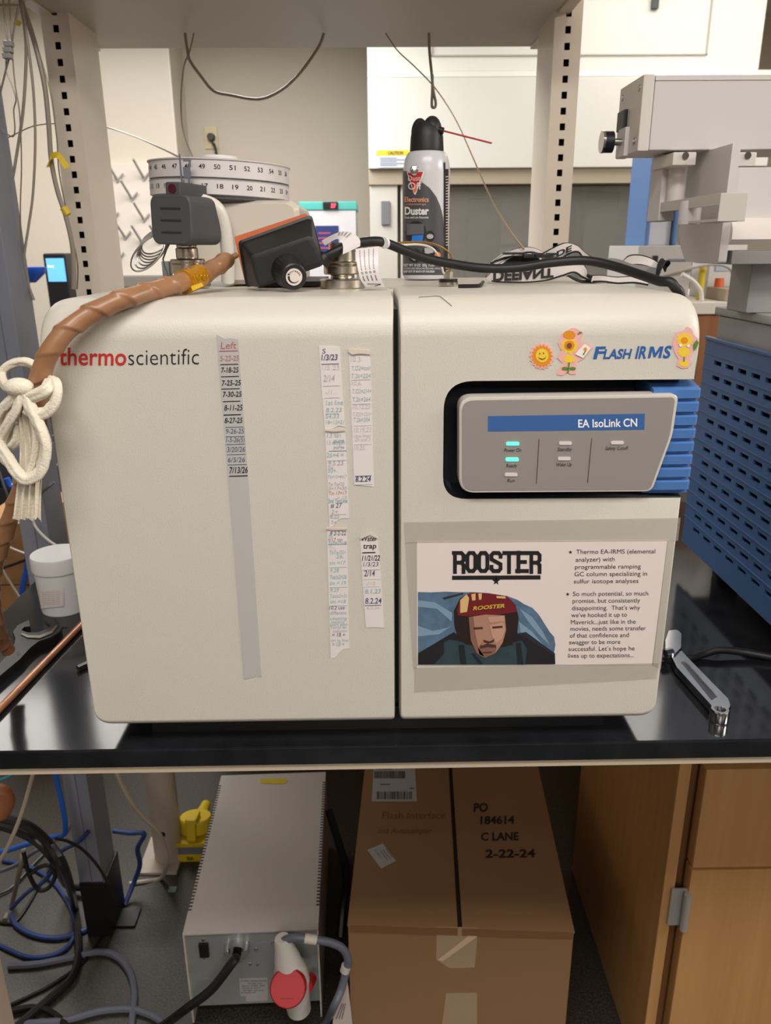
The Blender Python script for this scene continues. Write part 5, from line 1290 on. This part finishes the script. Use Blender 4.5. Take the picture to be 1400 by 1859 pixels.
wire('looped_wire', 'fine pale wire bowing down the back wall to the carousel', 'wire', yw(1.60, (352, 60), (344, 95), (334, 120), (329, 170), (330, 220), (338, 255), (350, 285)), .0014, TUB)
wire('hooked_wire', 'grey wire ending in a hook under the shelf above the duster', 'wire', yw(1.62, (779, 60), (780, 95), (784, 135), (787, 165), (791, 185), (790, 194), (786, 195), (784, 190), (785, 165), (785, 135)), .0026, TUB)
wire('drooping_wire', 'long thin wire drooping from the shelf to the strap', 'wire', [onY(700, 60, 1.62), onY(722, 92, 1.62), onY(752, 120, 1.6), onY(790, 160, 1.55), onY(826, 215, 1.45), onY(856, 280, 1.32), onY(880, 335, 1.2), onY(905, 385, 1.1), onY(930, 425, 1.02), onY(951, 452, .98)], .0011, M('tan_wire', (176, 146, 108), .35, .4))
cn = thing('wire_connector', 'small clear connector block on the wires at the far left', 'connector', onY(16, 88, 1.355))
for (x, y) in ((16, 80), (15, 91), (14, 102)):
    p = onY(x, y, 1.353); MB().box(p.x - .0065, p.x + .0065, 1.347, 1.359, p.z - .004, p.z + .004, .0015).build('terminal', M('terminal_grey', (150, 150, 148), .3), cn)
YT = M('yellow_flag', (222, 190, 36), .45)
tag(MB().prism([(24, 44), (30, 34), (40, 40), (36, 48)], lambda u, v, d: onY(u, v, d), 1.38, 1.383).build('tape_flag', YT), 'small yellow tape flag high on the hanging wires', 'tape flag')
m = MB(); m.ribbon([onY(*p) for p in ((88, 303, 1.412), (92, 286, 1.408), (104, 281, 1.406), (112, 290, 1.408), (122, 305, 1.41))], [(.3, .6, .4), (0, .5, .8), (0, .5, .8), (.2, .5, .7), (.3, .3, .8)], .011, .0008, 6)
tag(m.build('tape_flag', YT), 'large curled yellow tape flag halfway down the left upright', 'tape flag')
tag(MB().tube([onY(115, 377, 1.42), onY(124, 390, 1.42)], .0062, 12, 1).build('tape_flag', YT), 'yellow tape band low on the thick hanging tube', 'tape flag')

# ================================================================== grey frame post at the left, and things beyond the bench end
GP = M('frame_grey', (126, 130, 142), .4)
f0 = onZ(158, 1700, 0)
pw = 46 * pxm(140, 1500, 1.29) * .97
ypost = f0.y
xp0 = onY(127, 1500, ypost).x
gp = thing('frame_post', 'grey extruded frame post on a black foot beyond the bench end', 'post', (xp0 + pw / 2, ypost + .04, 0))
zf = onY(165, 1602, ypost).z
MB().box(xp0, xp0 + pw, ypost, ypost + .08, zf, 2.2, .002).build('extrusion', GP, gp)
MB().box(xp0 + pw * .52, xp0 + pw * .55, ypost - .0012, ypost + .001, zf, 2.2).build('groove_line', M('frame_line', (104, 108, 118), .5), gp)
MB().box(xp0 - .001, xp0 + pw + .004, ypost - .003, ypost + .09, 0, zf + .001, .003).build('foot', BLACKP, gp, 'black foot sleeve')
ff = onZ(232, 1688, 0.003)
MB().box(xp0 + pw, xp0 + pw + .045, ypost + .02, ypost + .07, 0, .006).build('floor_tab', BLACKP, gp)
gw = onY(52, 1000, ypost + .02)
CARD = M('cardboard', (168, 124, 80), .75, mottle=(14, (154, 112, 70), .3)); CARDD = M('cardboard_dark', (122, 86, 52), .8)
yk = 1.95
kx0, kx1 = onY(-40, 1000, yk).x, onY(76, 1000, yk).x
kz1, kz2 = onY(30, 950, yk).z, onY(30, 1062, yk).z
tag(MB().box(kx0, kx1 + .03, yk, yk + .3, 0, kz2 - .002, .004).build('cardboard_box', CARD), 'lower cardboard box on the floor past the bench end', 'box')
tag(MB().box(kx0, kx1, yk, yk + .28, kz2, kz1, .004).build('cardboard_box', CARD), 'upper cardboard box behind the hose past the bench end', 'box')
rk = thing('equipment_rack', 'dark open equipment rack full of cables behind the cardboard boxes', 'rack', (onY(0, 850, 2.4).x, 2.45, 0))
rx0, rx1 = onY(-120, 850, 2.4).x, onY(60, 850, 2.4).x
for i, (ya, yb2) in enumerate(((700, 760), (775, 815), (830, 870), (890, 960))):
    MB().box(rx0, rx1, 2.42, 2.7, onY(20, yb2, 2.4).z, onY(20, ya, 2.4).z, .003).build('rack_unit', M('rack%d' % (i % 2), (44, 46, 52) if i % 2 else (66, 68, 74), .4), rk)
for xx in (rx0 - .02, rx1): MB().box(xx, xx + .02, 2.40, 2.44, 0, 1.5).build('rack_post', BLACKP, rk)
BLC = M('cable_blue', (30, 92, 190), .4); BKC = M('cable_black', (20, 20, 22), .4); GYC = M('cable_grey', (96, 100, 112), .45); BGC = M('cable_beige', (176, 166, 152), .45)
wire('cable', 'bright blue cable hanging in front of the cardboard boxes', 'cable', [onY(12, 868, 1.9), onY(18, 880, 1.9), onY(30, 893, 1.9), onY(44, 960, 1.9), onY(50, 1020, 1.9), onY(42, 1060, 1.9), onY(34, 1110, 1.9), onY(26, 1180, 1.9)], .008, BLC)
wire('cable', 'white cable looping from the frame post to the jar', 'cable', [onY(60, 940, 1.28), onY(64, 955, 1.28), onY(78, 972, 1.26), onY(98, 988, 1.24), onY(120, 998, 1.22), onY(140, 1003, 1.2)], .0022, M('cable_white', (212, 206, 196), .4))
wire('cable', 'grey cable slanting across the cardboard boxes', 'cable', [onY(-10, 975, 1.85), onY(20, 995, 1.85), onY(60, 1010, 1.85)], .003, BGC)
wire('cable', 'black cable running across the cardboard boxes', 'cable', [onY(-10, 1036, 1.85), onY(20, 1026, 1.85), onY(58, 1012, 1.85)], .004, BKC)
wire('cable', 'grey cable falling down the edge of the cardboard boxes', 'cable', [onY(-10, 830, 1.86), onY(10, 890, 1.86), onY(28, 930, 1.86), onY(62, 905, 1.5), onY(80, 890, 1.24), onY(98, 875, 1.22)], .003, GYC)
wire('cable', 'pale cable crossing low over the cardboard boxes', 'cable', [onY(-10, 1010, 1.84), onY(20, 1060, 1.84), onY(45, 1098, 1.84)], .0028, BGC)

# ================================================================== below the bench
ZT_ = .219
tf = [onZ(332, 1693, ZT_), onZ(578, 1683, ZT_), onZ(594, 1404, ZT_), onZ(405, 1405, ZT_)]
ex = (tf[1] - tf[0]).normalized(); wT = (tf[1] - tf[0]).length
ey = Vector((-ex.y, ex.x, 0)); LT = ((tf[3] - tf[0]).dot(ey) + (tf[2] - tf[1]).dot(ey)) / 2
TM = Matrix(((ex.x, ey.x, 0, tf[0].x), (ex.y, ey.y, 0, tf[0].y), (0, 0, 1, 0), (0, 0, 0, 1)))
tr = thing('power_transformer', 'long grey metal power transformer box on the floor under the bench', 'transformer', TM.translation, TM.to_3x3())
WM[tr.name] = TM
TGM = M('transformer_grey', (200, 193, 187), .42); TGF = M('galvanised', (160, 164, 164), .4, .35)
m = MB()
m.box(0, wT, -.004, LT, ZT_ - .003, ZT_); m.box(0, .003, -.004, LT, 0, ZT_ - .003); m.box(wT - .003, wT, -.004, LT, 0, ZT_ - .003)
m.build('cover', TGM, tr, local=True)
MB().box(.003, wT - .003, .008, LT - .01, .028, ZT_ - .003).build('core_box', TGF, tr, 'galvanised inner box', local=True)
m = MB()
for i in range(44):
    y = .05 + i * (LT - .09) / 43
    m.box(-.0006, .006, y, y + .0032, ZT_ - .004, ZT_ + .0006); m.box(wT - .006, wT + .0006, y, y + .0032, ZT_ - .004, ZT_ + .0006)
m.build('vent_slots', M('vent_dark', (52, 48, 46), .7), tr, local=True).__setitem__('kind', 'stuff')
def tl(px, py):                                  # pixel -> (u, z) on the transformer's front
    d = ray(px, py); o = TM.translation + ey * .008
    t_ = (o - EYE).dot(ey) / d.dot(ey); p = EYE + d * t_
    return ((p - TM.translation).dot(ex), p.z)
def tbox(nm, x0, y0, x1, y1, out, mt, lab=None, bev=.001):
    a, b_ = tl(x0, y0), tl(x1, y1)
    return MB().box(a[0], b_[0], .008 - out, .0085, b_[1], a[1], bev).build(nm, mt, tr, lab, local=True)
tbox('rocker_switch', 361, 1711, 381, 1734, .006, BLACKP)
def tcyl(nm, px, py, r, out, mt, lab=None, inn=0):
    a = tl(px, py)
    return MB().cyl((a[0], .0085, a[1]), (a[0], .008 - out, a[1]), r, seg=28).build(nm, mt, tr, lab, local=True)
tcyl('strain_relief', 431, 1720, .0195, .016, CHROME, 'bright cable clamp')
tcyl('clamp_bar', 414, 1716, .006, .020, CHROME); tcyl('clamp_bar', 448, 1714, .006, .020, CHROME)
tcyl('knockout', 481, 1718, .012, .0012, TGF); tcyl('knockout', 375, 1785, .013, .0012, TGF)
for x, y in ((369, 1706), (371, 1738), (412, 1729), (450, 1710), (465, 1723), (495, 1711), (454, 1750), (468, 1750)): tcyl('screw', x, y, .0028, .002, STEEL)
rl = tbox('rating_label', 434, 1777, 487, 1806, .0006, M('rating_white', (176, 174, 172), .5), 'printed rating label', 0)
tbox('warning_label', 446, 1806, 487, 1816, .0008, _mats['rating_white'], 'small printed label under the rating label', 0)
m = MB()
for i, (s, x0, x1) in enumerate((('POWER TRANSFORMER', 438, 484), ('50/60 Hz', 450, 476), ('Input 208V 30A', 440, 482), ('Output 230V', 440, 474), ('Single phase', 442, 478), ('Class H', 438, 464))):
    y = 1781.5 + i * 4.2
    a, b_ = tl(x0, y), tl(x1, y - .3); hh_ = tl(x0, y - 2.4)[1] - a[1]
    m.text(s, lambda q1, v_, sh, a=a, b_=b_, hh_=hh_: Vector((a[0] + (b_[0] - a[0]) * q1, .0070, a[1] + (b_[1] - a[1]) * q1 + hh_ * v_)), .0)
m.build('lettering', M('rating_ink', (70, 68, 70), .6), rl, local=True)
y0_ = onZ(470, 1419, ZT_ + .001); 
m = MB(); m.face([onZ(x, y, ZT_ + .0012) for x, y in ((472, 1414), (518, 1413), (523, 1418), (516, 1423), (474, 1422))])
m.build('tape_strip', YT, tr, 'yellow tape scrap at the back of the top')
c0 = TM @ Vector((tl(431, 1722)[0], -.011, tl(431, 1722)[1] - .004))
wire('power_cable', 'thick black cable from the transformer clamp to the floor in front', 'cable', [c0, onY(424, 1745, c0.y - .034), onY(384, 1796, c0.y - .048), onY(340, 1830, c0.y - .045), onZ(302, 1858, .011), onZ(250, 1890, .010)], 0.0082, BKC)
# red industrial plug hanging on the transformer front
yq = (TM @ Vector((0, -.045, 0))).y
pl = thing('industrial_plug', 'white industrial plug with a red flap on the transformer front', 'plug', onY(528, 1770, yq))
PW = M('plug_white', (202, 198, 192), .4); PRED = M('plug_red', (178, 28, 36), .45)
pa, pb_ = onY(513, 1706, yq - .0), onY(532, 1782, yq)
d = (pb_ - pa).normalized()
mq = Matrix.Translation(pa) @ d.to_track_quat('Z', 'Y').to_matrix().to_4x4()
mm_ = pxm(525, 1760, yq); Lq = (pb_ - pa).length
MB().lathe([(0, -.004), (13 * mm_, -.004), (15 * mm_, 0), (18 * mm_, Lq * .2), (24 * mm_, Lq * .45), (24 * mm_, Lq * .55), (29 * mm_, Lq * .68), (31 * mm_, Lq * .9), (31 * mm_, Lq * 1.0), (0, Lq)], mq, 32).build('plug_body', PW, pl)
ql, qe = onY(534, 1782, yq + .002), onY(543, 1832, yq + .006)
MB().cyl(ql, qe, 27 * mm_, 22 * mm_, 28).build('plug_sleeve', PW, pl)
rcx = onY(524, 1791, yq - .026)
fl = MB()
mr_ = Matrix.Translation(rcx) @ Matrix.Rotation(math.radians(52), 4, 'X')
fl.lathe([(0, -.006), (30 * mm_, -.006), (32.5 * mm_, -.003), (32.5 * mm_, .010), (30 * mm_, .014), (0, .014)], mr_, 40)
fl.build('red_flap', PRED, pl, 'round red flap')
MB().box(-.012, .010, -.016, -.015, .0135, .0146, mx=mr_).build('flap_line', M('plug_red_dark', (120, 20, 26), .5), pl)
MB().cyl(onY(555, 1790, yq + .005), onY(566, 1775, yq + .03), 14 * mm_, 10 * mm_, 20).build('red_collar', PRED, pl)
MB().cyl(TM @ Vector((tl(548, 1760)[0], .008, tl(548, 1760)[1])), onY(530, 1765, yq), .022, seg=24).build('wall_socket', PW, pl)
gh = [onY(512, 1709, yq), onY(535, 1702, yq - .004), onY(565, 1705, yq - .006), onY(600, 1711, yq - .006), onY(622, 1722, yq - .006), onY(632, 1742, yq - .008), onY(628, 1765, yq - .01), onY(620, 1795, yq - .02), onY(606, 1828, yq - .035), onZ(590, 1859, .02), onZ(560, 1890, .009)]
MB().tube(gh, .0072, 12, 8).build('plug_cable', GYC, pl, 'grey cable leaving the plug')
MB().cyl(onY(553, 1703.5, yq - .006), onY(575, 1706.5, yq - .006), .0082, seg=20).build('cable_sleeve', M('sleeve_cream', (206, 198, 186), .5), pl)
MB().cyl(onY(629, 1753, yq - .009), onY(626, 1763, yq - .010), .0088, seg=20).build('cable_tie', M('tie_white', (196, 192, 186), .5), pl)
tgc = MB().prism([(622, 1772), (630, 1772), (640, 1859), (640, 1880), (602, 1880), (606, 1840)], lambda u, v, d: onY(u, v, d), yq - .012, yq - .0112).build('cable_tag', M('tag_cream', (196, 184, 174), .6), pl, 'cream paper tag tied on the cable')
m = MB()
for i in range(3):
    a, b_ = (610 + i * 5, 1850), (621 + i * 3, 1822)
    m.face([onY(a[0], a[1], yq - .0124), onY(b_[0], b_[1], yq - .0124), onY(b_[0] + 1, b_[1], yq - .0124), onY(a[0] + 1.2, a[1], yq - .0124)])
m.build('print', INK, tgc)

# cardboard carton
ZB_ = .286
cf = [onZ(632, 1677, ZB_), onZ(1042, 1690, ZB_), onZ(983, 1388, ZB_), onZ(661, 1388, ZB_)]
ex2 = (cf[1] - cf[0]).normalized(); ey2 = Vector((-ex2.y, ex2.x, 0)); wB = (cf[1] - cf[0]).length
LB = .52
BM = Matrix(((ex2.x, ey2.x, 0, cf[0].x), (ex2.y, ey2.y, 0, cf[0].y), (0, 0, 1, 0), (0, 0, 0, 1)))
cb_ = thing('carton', 'large brown cardboard carton on the floor beside the transformer', 'box', BM.translation, BM.to_3x3())
WM[cb_.name] = BM
def ctop(px, py, lift=.0004):
    p = onZ(px, py, ZB_ + lift); return p
CF = M('carton_front', (140, 106, 73), .75, bump=(60, .2, .001))
CT = CF
m = MB()
m.box(0, wB, 0, .004, 0, ZB_ - .004); m.box(0, .004, .004, LB - .004, 0, ZB_ - .004); m.box(wB - .004, wB, .004, LB - .004, 0, ZB_ - .004); m.box(0, wB, LB - .004, LB, 0, ZB_ - .004); m.box(.004, wB - .004, .004, LB - .004, 0, .004)
m.build('carton_walls', CF, cb_, local=True)
gap = (BM.inverted() @ onZ(835, 1680, ZB_)).x
gapb = (BM.inverted() @ onZ(819, 1395, ZB_)).x
lf = lambda x0, x1, x2, x3: [Vector((x0, -.002, 0)), Vector((x1, -.002, 0)), Vector((x2, LB, 0)), Vector((x3, LB, 0))]
def flap(x0, x1, x2, x3, nm):
    q_ = lf(x0, x1, x2, x3)
    return MB().loft([[p + Vector((0, 0, ZB_ - .004)) for p in q_], [p + Vector((0, 0, ZB_)) for p in q_]]).build(nm, CT, cb_, local=True)
f1 = flap(-.001, gap - .004, gapb - .006, -.001, 'top_flap'); f2 = flap(gap + .004, wB + .001, wB + .001, gapb + .002, 'top_flap')
MB().box(.006, wB - .006, .006, LB - .006, ZB_ - .012, ZB_ - .008).build('gap_shade_sheet', M('gap_shade_dark', (46, 32, 22), .8), cb_, local=True)  # near-black sheet, puts the shade of the flap gap into colour
MB().box(.004, gap - .004, -.004, .004, ZB_ - .014, ZB_ - .001).build('flap_edge', CARDD, cb_, 'crushed front edge of the flap', local=True)
MB().box(gap + .004, wB - .002, -.004, .004, ZB_ - .014, ZB_ - .001).build('flap_edge', CARDD, cb_, 'crushed front edge of the flap', local=True)
def topq(nm, pts, mt, lab=None, lift=.0006, par=None):
    m = MB(); lo = [ctop(x, y, 0) for x, y in pts]; hi = [ctop(x, y, lift) for x, y in pts]
    return m.loft([lo, hi]).build(nm, mt, par or cb_, lab)
LW = M('label_white', (176, 172, 170), .5)
lb = topq('shipping_label', [(679, 1380), (753, 1380), (757, 1455), (675, 1455)], LW, 'white shipping label with bar codes')
m = MB()
x = 684
while x < 748:
    wd = random.choice((.8, 1.2, 2.2)); m.face([ctop(x, 1437, .0009), ctop(x + wd, 1437, .0009), ctop(x + wd, 1451, .0009), ctop(x, 1451, .0009)]); x += wd + random.choice((.8, 1.3, 2.0))
x = 680
while x < 734:
    wd = random.choice((.8, 1.2, 1.8)); m.face([ctop(x, 1400, .0009), ctop(x + wd, 1400, .0009), ctop(x + wd, 1413, .0009), ctop(x, 1413, .0009)]); x += wd + random.choice((.7, 1.1))
for y, x0, x1 in ((1392, 682, 720), (1396, 682, 712), (1424, 690, 708), (1431, 744, 752)): m.face([ctop(x0, y - .8, .0009), ctop(x1, y - .8, .0009), ctop(x1, y + .8, .0009), ctop(x0, y + .8, .0009)])
m.build('barcode', INK, lb)
l2 = topq('small_label', [(667, 1543), (695, 1531), (719, 1563), (692, 1577)], LW, 'small tilted white sticker')
m = MB(); m.text('ALMAC', lambda s, v, sh: ctop(678 + 12 * s + 4 * v, 1543 + 14 * s - 2 * v, .0009), .0)
for i in range(3): m.face([ctop(690 + i * 5, 1545 - i * 2, .0009), ctop(704 + i * 4, 1562 - i * 2.4, .0009), ctop(705 + i * 4, 1561.4 - i * 2.4, .0009), ctop(691 + i * 5, 1544.4 - i * 2, .0009)])
m.build('print', M('faint_ink', (90, 88, 92), .6), l2)
m = MB()
for s, x0, x1, y, h in (('PO', 860, 886, 1474, 15), ('184614', 872, 934, 1496, 14), ('C LANE', 873, 942, 1526, 14), ('2-22-24', 881, 972, 1557, 14)):
    m.text(s, plane_text((x0, y), (x1, y - 1), h, sheet=lambda a, b_: ctop(a, b_, .0006)), .03, .05)
m.build('handwriting', INK, f2, 'black marker writing')
m = MB()
for s, x0, x1, y, h in (('Flash Interface', 694, 808, 1486, 12), ('and Autosampler', 686, 784, 1513, 10)):
    m.text(s, plane_text((x0, y), (x1, y), h, sheet=lambda a, b_: ctop(a, b_, .0006)), -.008, .1)
m.build('handwriting', M('faint_brown_ink', (96, 62, 40), .7), f1, 'faint pen writing')
def cfr(px, py):
    d = ray(px, py); o = BM.translation - ey2 * .0006
    return EYE + d * ((o - EYE).dot(ey2) / d.dot(ey2))
CTP = clear('carton_tape', (214, 190, 160), .32, .25)
for pts, nm in (([(793, 1682), (868, 1684), (862, 1756), (816, 1757), (792, 1742)], 'tape over the front edge'), ([(810, 1803), (866, 1802), (866, 1880), (800, 1880)], 'lower strip of clear tape')):
    m = MB(); m.loft([[cfr(*p) for p in pts], [cfr(*p) - ey2 * .0005 for p in pts]]); m.build('packing_tape', CTP, cb_, nm)
m = MB(); pts = [(795, 1742), (858, 1692), (866, 1700), (804, 1744)]; m.loft([[cfr(*p) - ey2 * .0006 for p in pts], [cfr(*p) - ey2 * .0011 for p in pts]]); m.build('tape_fold', M('tape_fold', (206, 180, 150), .4), cb_, 'folded crease of tape')

# yellow floor connector
yy0 = onZ(346, 1565, 0).y
yx0, yx1 = onY(320, 1550, yy0).x, onY(372, 1550, yy0).x
yn = thing('yellow_receptacle', 'yellow weatherproof power receptacle on the floor beside the transformer', 'receptacle', ((yx0 + yx1) / 2, yy0 + .04, 0))
YEM = M('safety_yellow', (206, 178, 30), .45)
wy = yx1 - yx0
z1_, z2_, z3_ = onY(346, 1552, yy0).z, onY(346, 1538, yy0).z, onY(346, 1526, yy0).z
MB().box(yx0, yx1 + .01, yy0, yy0 + .09, 0, z1_, .002).build('box_base', YEM, yn)
MB().box(yx0, yx1 + .01, yy0 + .002, yy0 + .09, z1_, z2_).build('grey_band', M('band_grey', (112, 114, 116), .5), yn, 'grey middle band')
MB().box(yx0 - .002, yx1 + .012, yy0 - .002, yy0 + .092, z2_, z2_ + .012, .002).build('cover_plate', YEM, yn)
m = MB(); zt_y = z2_ + .012
tilt = Matrix.Translation(((yx0 + yx1) / 2 + .006, yy0 + .045, zt_y)) @ Matrix.Rotation(math.radians(-14), 4, 'X')
m.lathe([(0, 0), (.036, 0), (.040, .004), (.040, .03), (.036, .036), (0, .038)], tilt, 32); m.build('flip_lid', YEM, yn)
MB().box(-.014, .014, -.05, -.004, .036, .052, .004, mx=tilt).build('lid_latch', YEM, yn)
MB().box(-.011, .011, -.052, -.038, -.004, .05, .003, mx=tilt).build('lid_latch', YEM, yn)
MB().cyl(tilt @ Vector((.006, .03, .02)), tilt @ Vector((.01, .075, .03)), .016, .012, 20).build('cable_gland', YEM, yn)
MB().text('30A', lambda s, v, sh: Vector((yx0 + wy * (.35 + .25 * s), yy0 - .0006, z1_ * .3 + .009 * v)), .03).build('lettering', INK, yn)

# beige cabinet edge at the lower left
zc_ = onY(15, 1790, .75)
tag(MB().box(onY(15, 1790, 1.0).x - .35, onY(15, 1790, 1.0).x, .74, 1.0, 0, .52, .006).build('beige_bin', M('bin_beige', (200, 184, 164), .45)), 'beige bin standing on the floor at the bench end', 'bin')
# brown insulated hose end below the bench
tag(MB().tube([onY(-60, 1440, .95), onY(-20, 1436, .95), onY(4, 1438, .95), onY(13, 1455, .95), onY(2, 1476, .95), onY(-30, 1486, .95)], .010, 14, 8, rfun=lambda s, th: .0105 * (1 + .1 * ((s / .02 + th / 6.28) % 1))).build('insulated_hose', M('hose_rust', (150, 92, 56), .5)), 'short curl of brown insulated hose under the bench end', 'hose')

# cables on and above the floor at the left
def fl_(z, *p): return [onZ(x, y, z) for x, y in p]
G = None
def cable(label, pts, r, mt): return wire('cable', label, 'cable', pts, r, mt)
cable('thickest black cable falling from the upper left and curving along the floor', yw(1.15, (-40, 1478), (10, 1486), (55, 1502), (92, 1536)) + [onY(118, 1580, 1.12), onZ(134, 1640, .03), onZ(141, 1690, .009), onZ(142, 1735, .009), onZ(130, 1775, .009), onZ(88, 1815, .009), onZ(40, 1856, .009), onZ(10, 1885, .009)], .0085, BKC)
cable('second black cable following the thickest one under the post foot', yw(1.18, (-40, 1492), (10, 1502), (60, 1524), (96, 1560)) + [onZ(120, 1606, .05), onZ(150, 1612, .02), onZ(180, 1614, .01)], .0075, BKC)
cable('thin black cable arching over the grey post to its foot', yw(1.2, (100, 1522), (125, 1528), (152, 1544), (176, 1570), (190, 1592), (197, 1606)), .0028, BKC)
cable('thin black cable running from the post foot across the floor', fl_(.004, (186, 1700), (160, 1735), (138, 1758), (90, 1790), (50, 1810), (10, 1828)), .0034, BKC)
cable('thin black cable winding among the blue loops', fl_(.006, (-20, 1630), (20, 1612), (60, 1570), (95, 1535)), .003, BKC)
cable('black cable loop hanging beneath the thick bundle', yw(1.22, (42, 1545), (54, 1590), (70, 1615), (88, 1612), (100, 1590), (90, 1572), (72, 1574), (56, 1586)), .0042, BKC)
cable('thin black cable crossing the floor below the blue loops', fl_(.004, (-10, 1672), (20, 1676), (40, 1660), (70, 1610), (92, 1570)), .003, BKC)
cable('bright blue cable dropping from the bench and turning left', yw(1.25, (96, 1380), (104, 1420), (114, 1465), (119, 1500), (114, 1516), (80, 1523), (45, 1534), (12, 1544), (-20, 1550)), .0052, BLC)
DBL = M('cable_navy', (38, 62, 118), .45)
cable('dark blue cable lying in a wide floor loop to the post foot', fl_(.006, (20, 1660), (30, 1680), (60, 1697), (100, 1703), (140, 1694), (175, 1678), (215, 1660)), .0055, DBL)
cable('dark blue cable making the largest loop on the floor', fl_(.005, (5, 1562), (50, 1572), (95, 1600), (124, 1640), (136, 1680), (126, 1715), (95, 1734), (55, 1738), (20, 1726), (-15, 1708)), .0046, DBL)
cable('dark blue cable crossing the black bundle', yw(1.3, (20, 1650), (50, 1620), (80, 1600), (100, 1570), (112, 1545), (140, 1530), (160, 1510)), .0045, DBL)
cable('slate cable slanting between the blue loops', yw(1.32, (-10, 1585), (30, 1570), (60, 1548), (95, 1530)), .0045, GYC)
cable('blue cable bundle showing between the post and the pipe', [onY(205, 1508, 1.42), onY(235, 1512, 1.42), onY(262, 1514, 1.42), onY(250, 1540, 1.42), onY(254, 1570, 1.42), onY(244, 1600, 1.42), onZ(228, 1640, .006)], .0055, DBL)
cable('grey cable bending in a broad arc in front of the post', fl_(.007, (15, 1754), (70, 1750), (130, 1738), (180, 1728), (214, 1738), (236, 1765), (244, 1800), (242, 1830), (238, 1870)), .0068, GYC)
cable('grey cable lying along the bottom left of the floor', fl_(.007, (-10, 1862), (60, 1858), (120, 1852), (180, 1836), (230, 1832), (262, 1838), (290, 1852), (320, 1880)), .0068, GYC)
cable('black cable curving at the very bottom beside the beige bin', fl_(.008, (20, 1836), (55, 1829), (85, 1834), (110, 1850), (128, 1875)), .006, BKC)
cable('beige cable drooping in front of the cream support leg', [onY(203, 1380, 1.36), onY(218, 1418, 1.36), onY(238, 1455, 1.36), onY(262, 1484, 1.37), onY(286, 1508, 1.38), onY(300, 1540, 1.40), onY(302, 1570, 1.41), onZ(292, 1594, .006), onZ(262, 1600, .004), onZ(235, 1604, .004)], .0048, BGC)
cable('grey-white cable slanting down the far left under the bench', yw(1.12, (66, 1380), (56, 1420), (40, 1475), (20, 1525), (0, 1562), (-20, 1590)), .0036, BGC)
cable('beige cable falling to the floor through the tangle', [onY(140, 1480, 1.34), onY(118, 1512, 1.34), onY(92, 1528, 1.34), onY(50, 1530, 1.34), onY(36, 1580, 1.3), onZ(22, 1640, .005), onZ(8, 1670, .005)], .005, M('cable_dun', (130, 120, 106), .5))
cable('teal cable curving at the top left under the bench', yw(1.3, (30, 1380), (26, 1402), (10, 1413), (-10, 1418)), .003, M('cable_teal', (40, 110, 120), .45))
cable('black cable hanging between the transformer and the carton', [onY(596, 1470, 1.5), onY(612, 1520, 1.46), onY(626, 1570, 1.42), onY(628, 1610, 1.36), onZ(622, 1650, .05), onZ(618, 1700, .009)], .009, BKC)
tag(MB().box(onZ(306, 1617, 0).x, onZ(320, 1617, 0).x, onZ(306, 1620, 0).y, onZ(306, 1612, 0).y, 0, .004).build('floor_scrap', M('scrap_blue', (126, 146, 154), .5)), 'small pale blue scrap on the floor below the pipe foot', 'scrap')
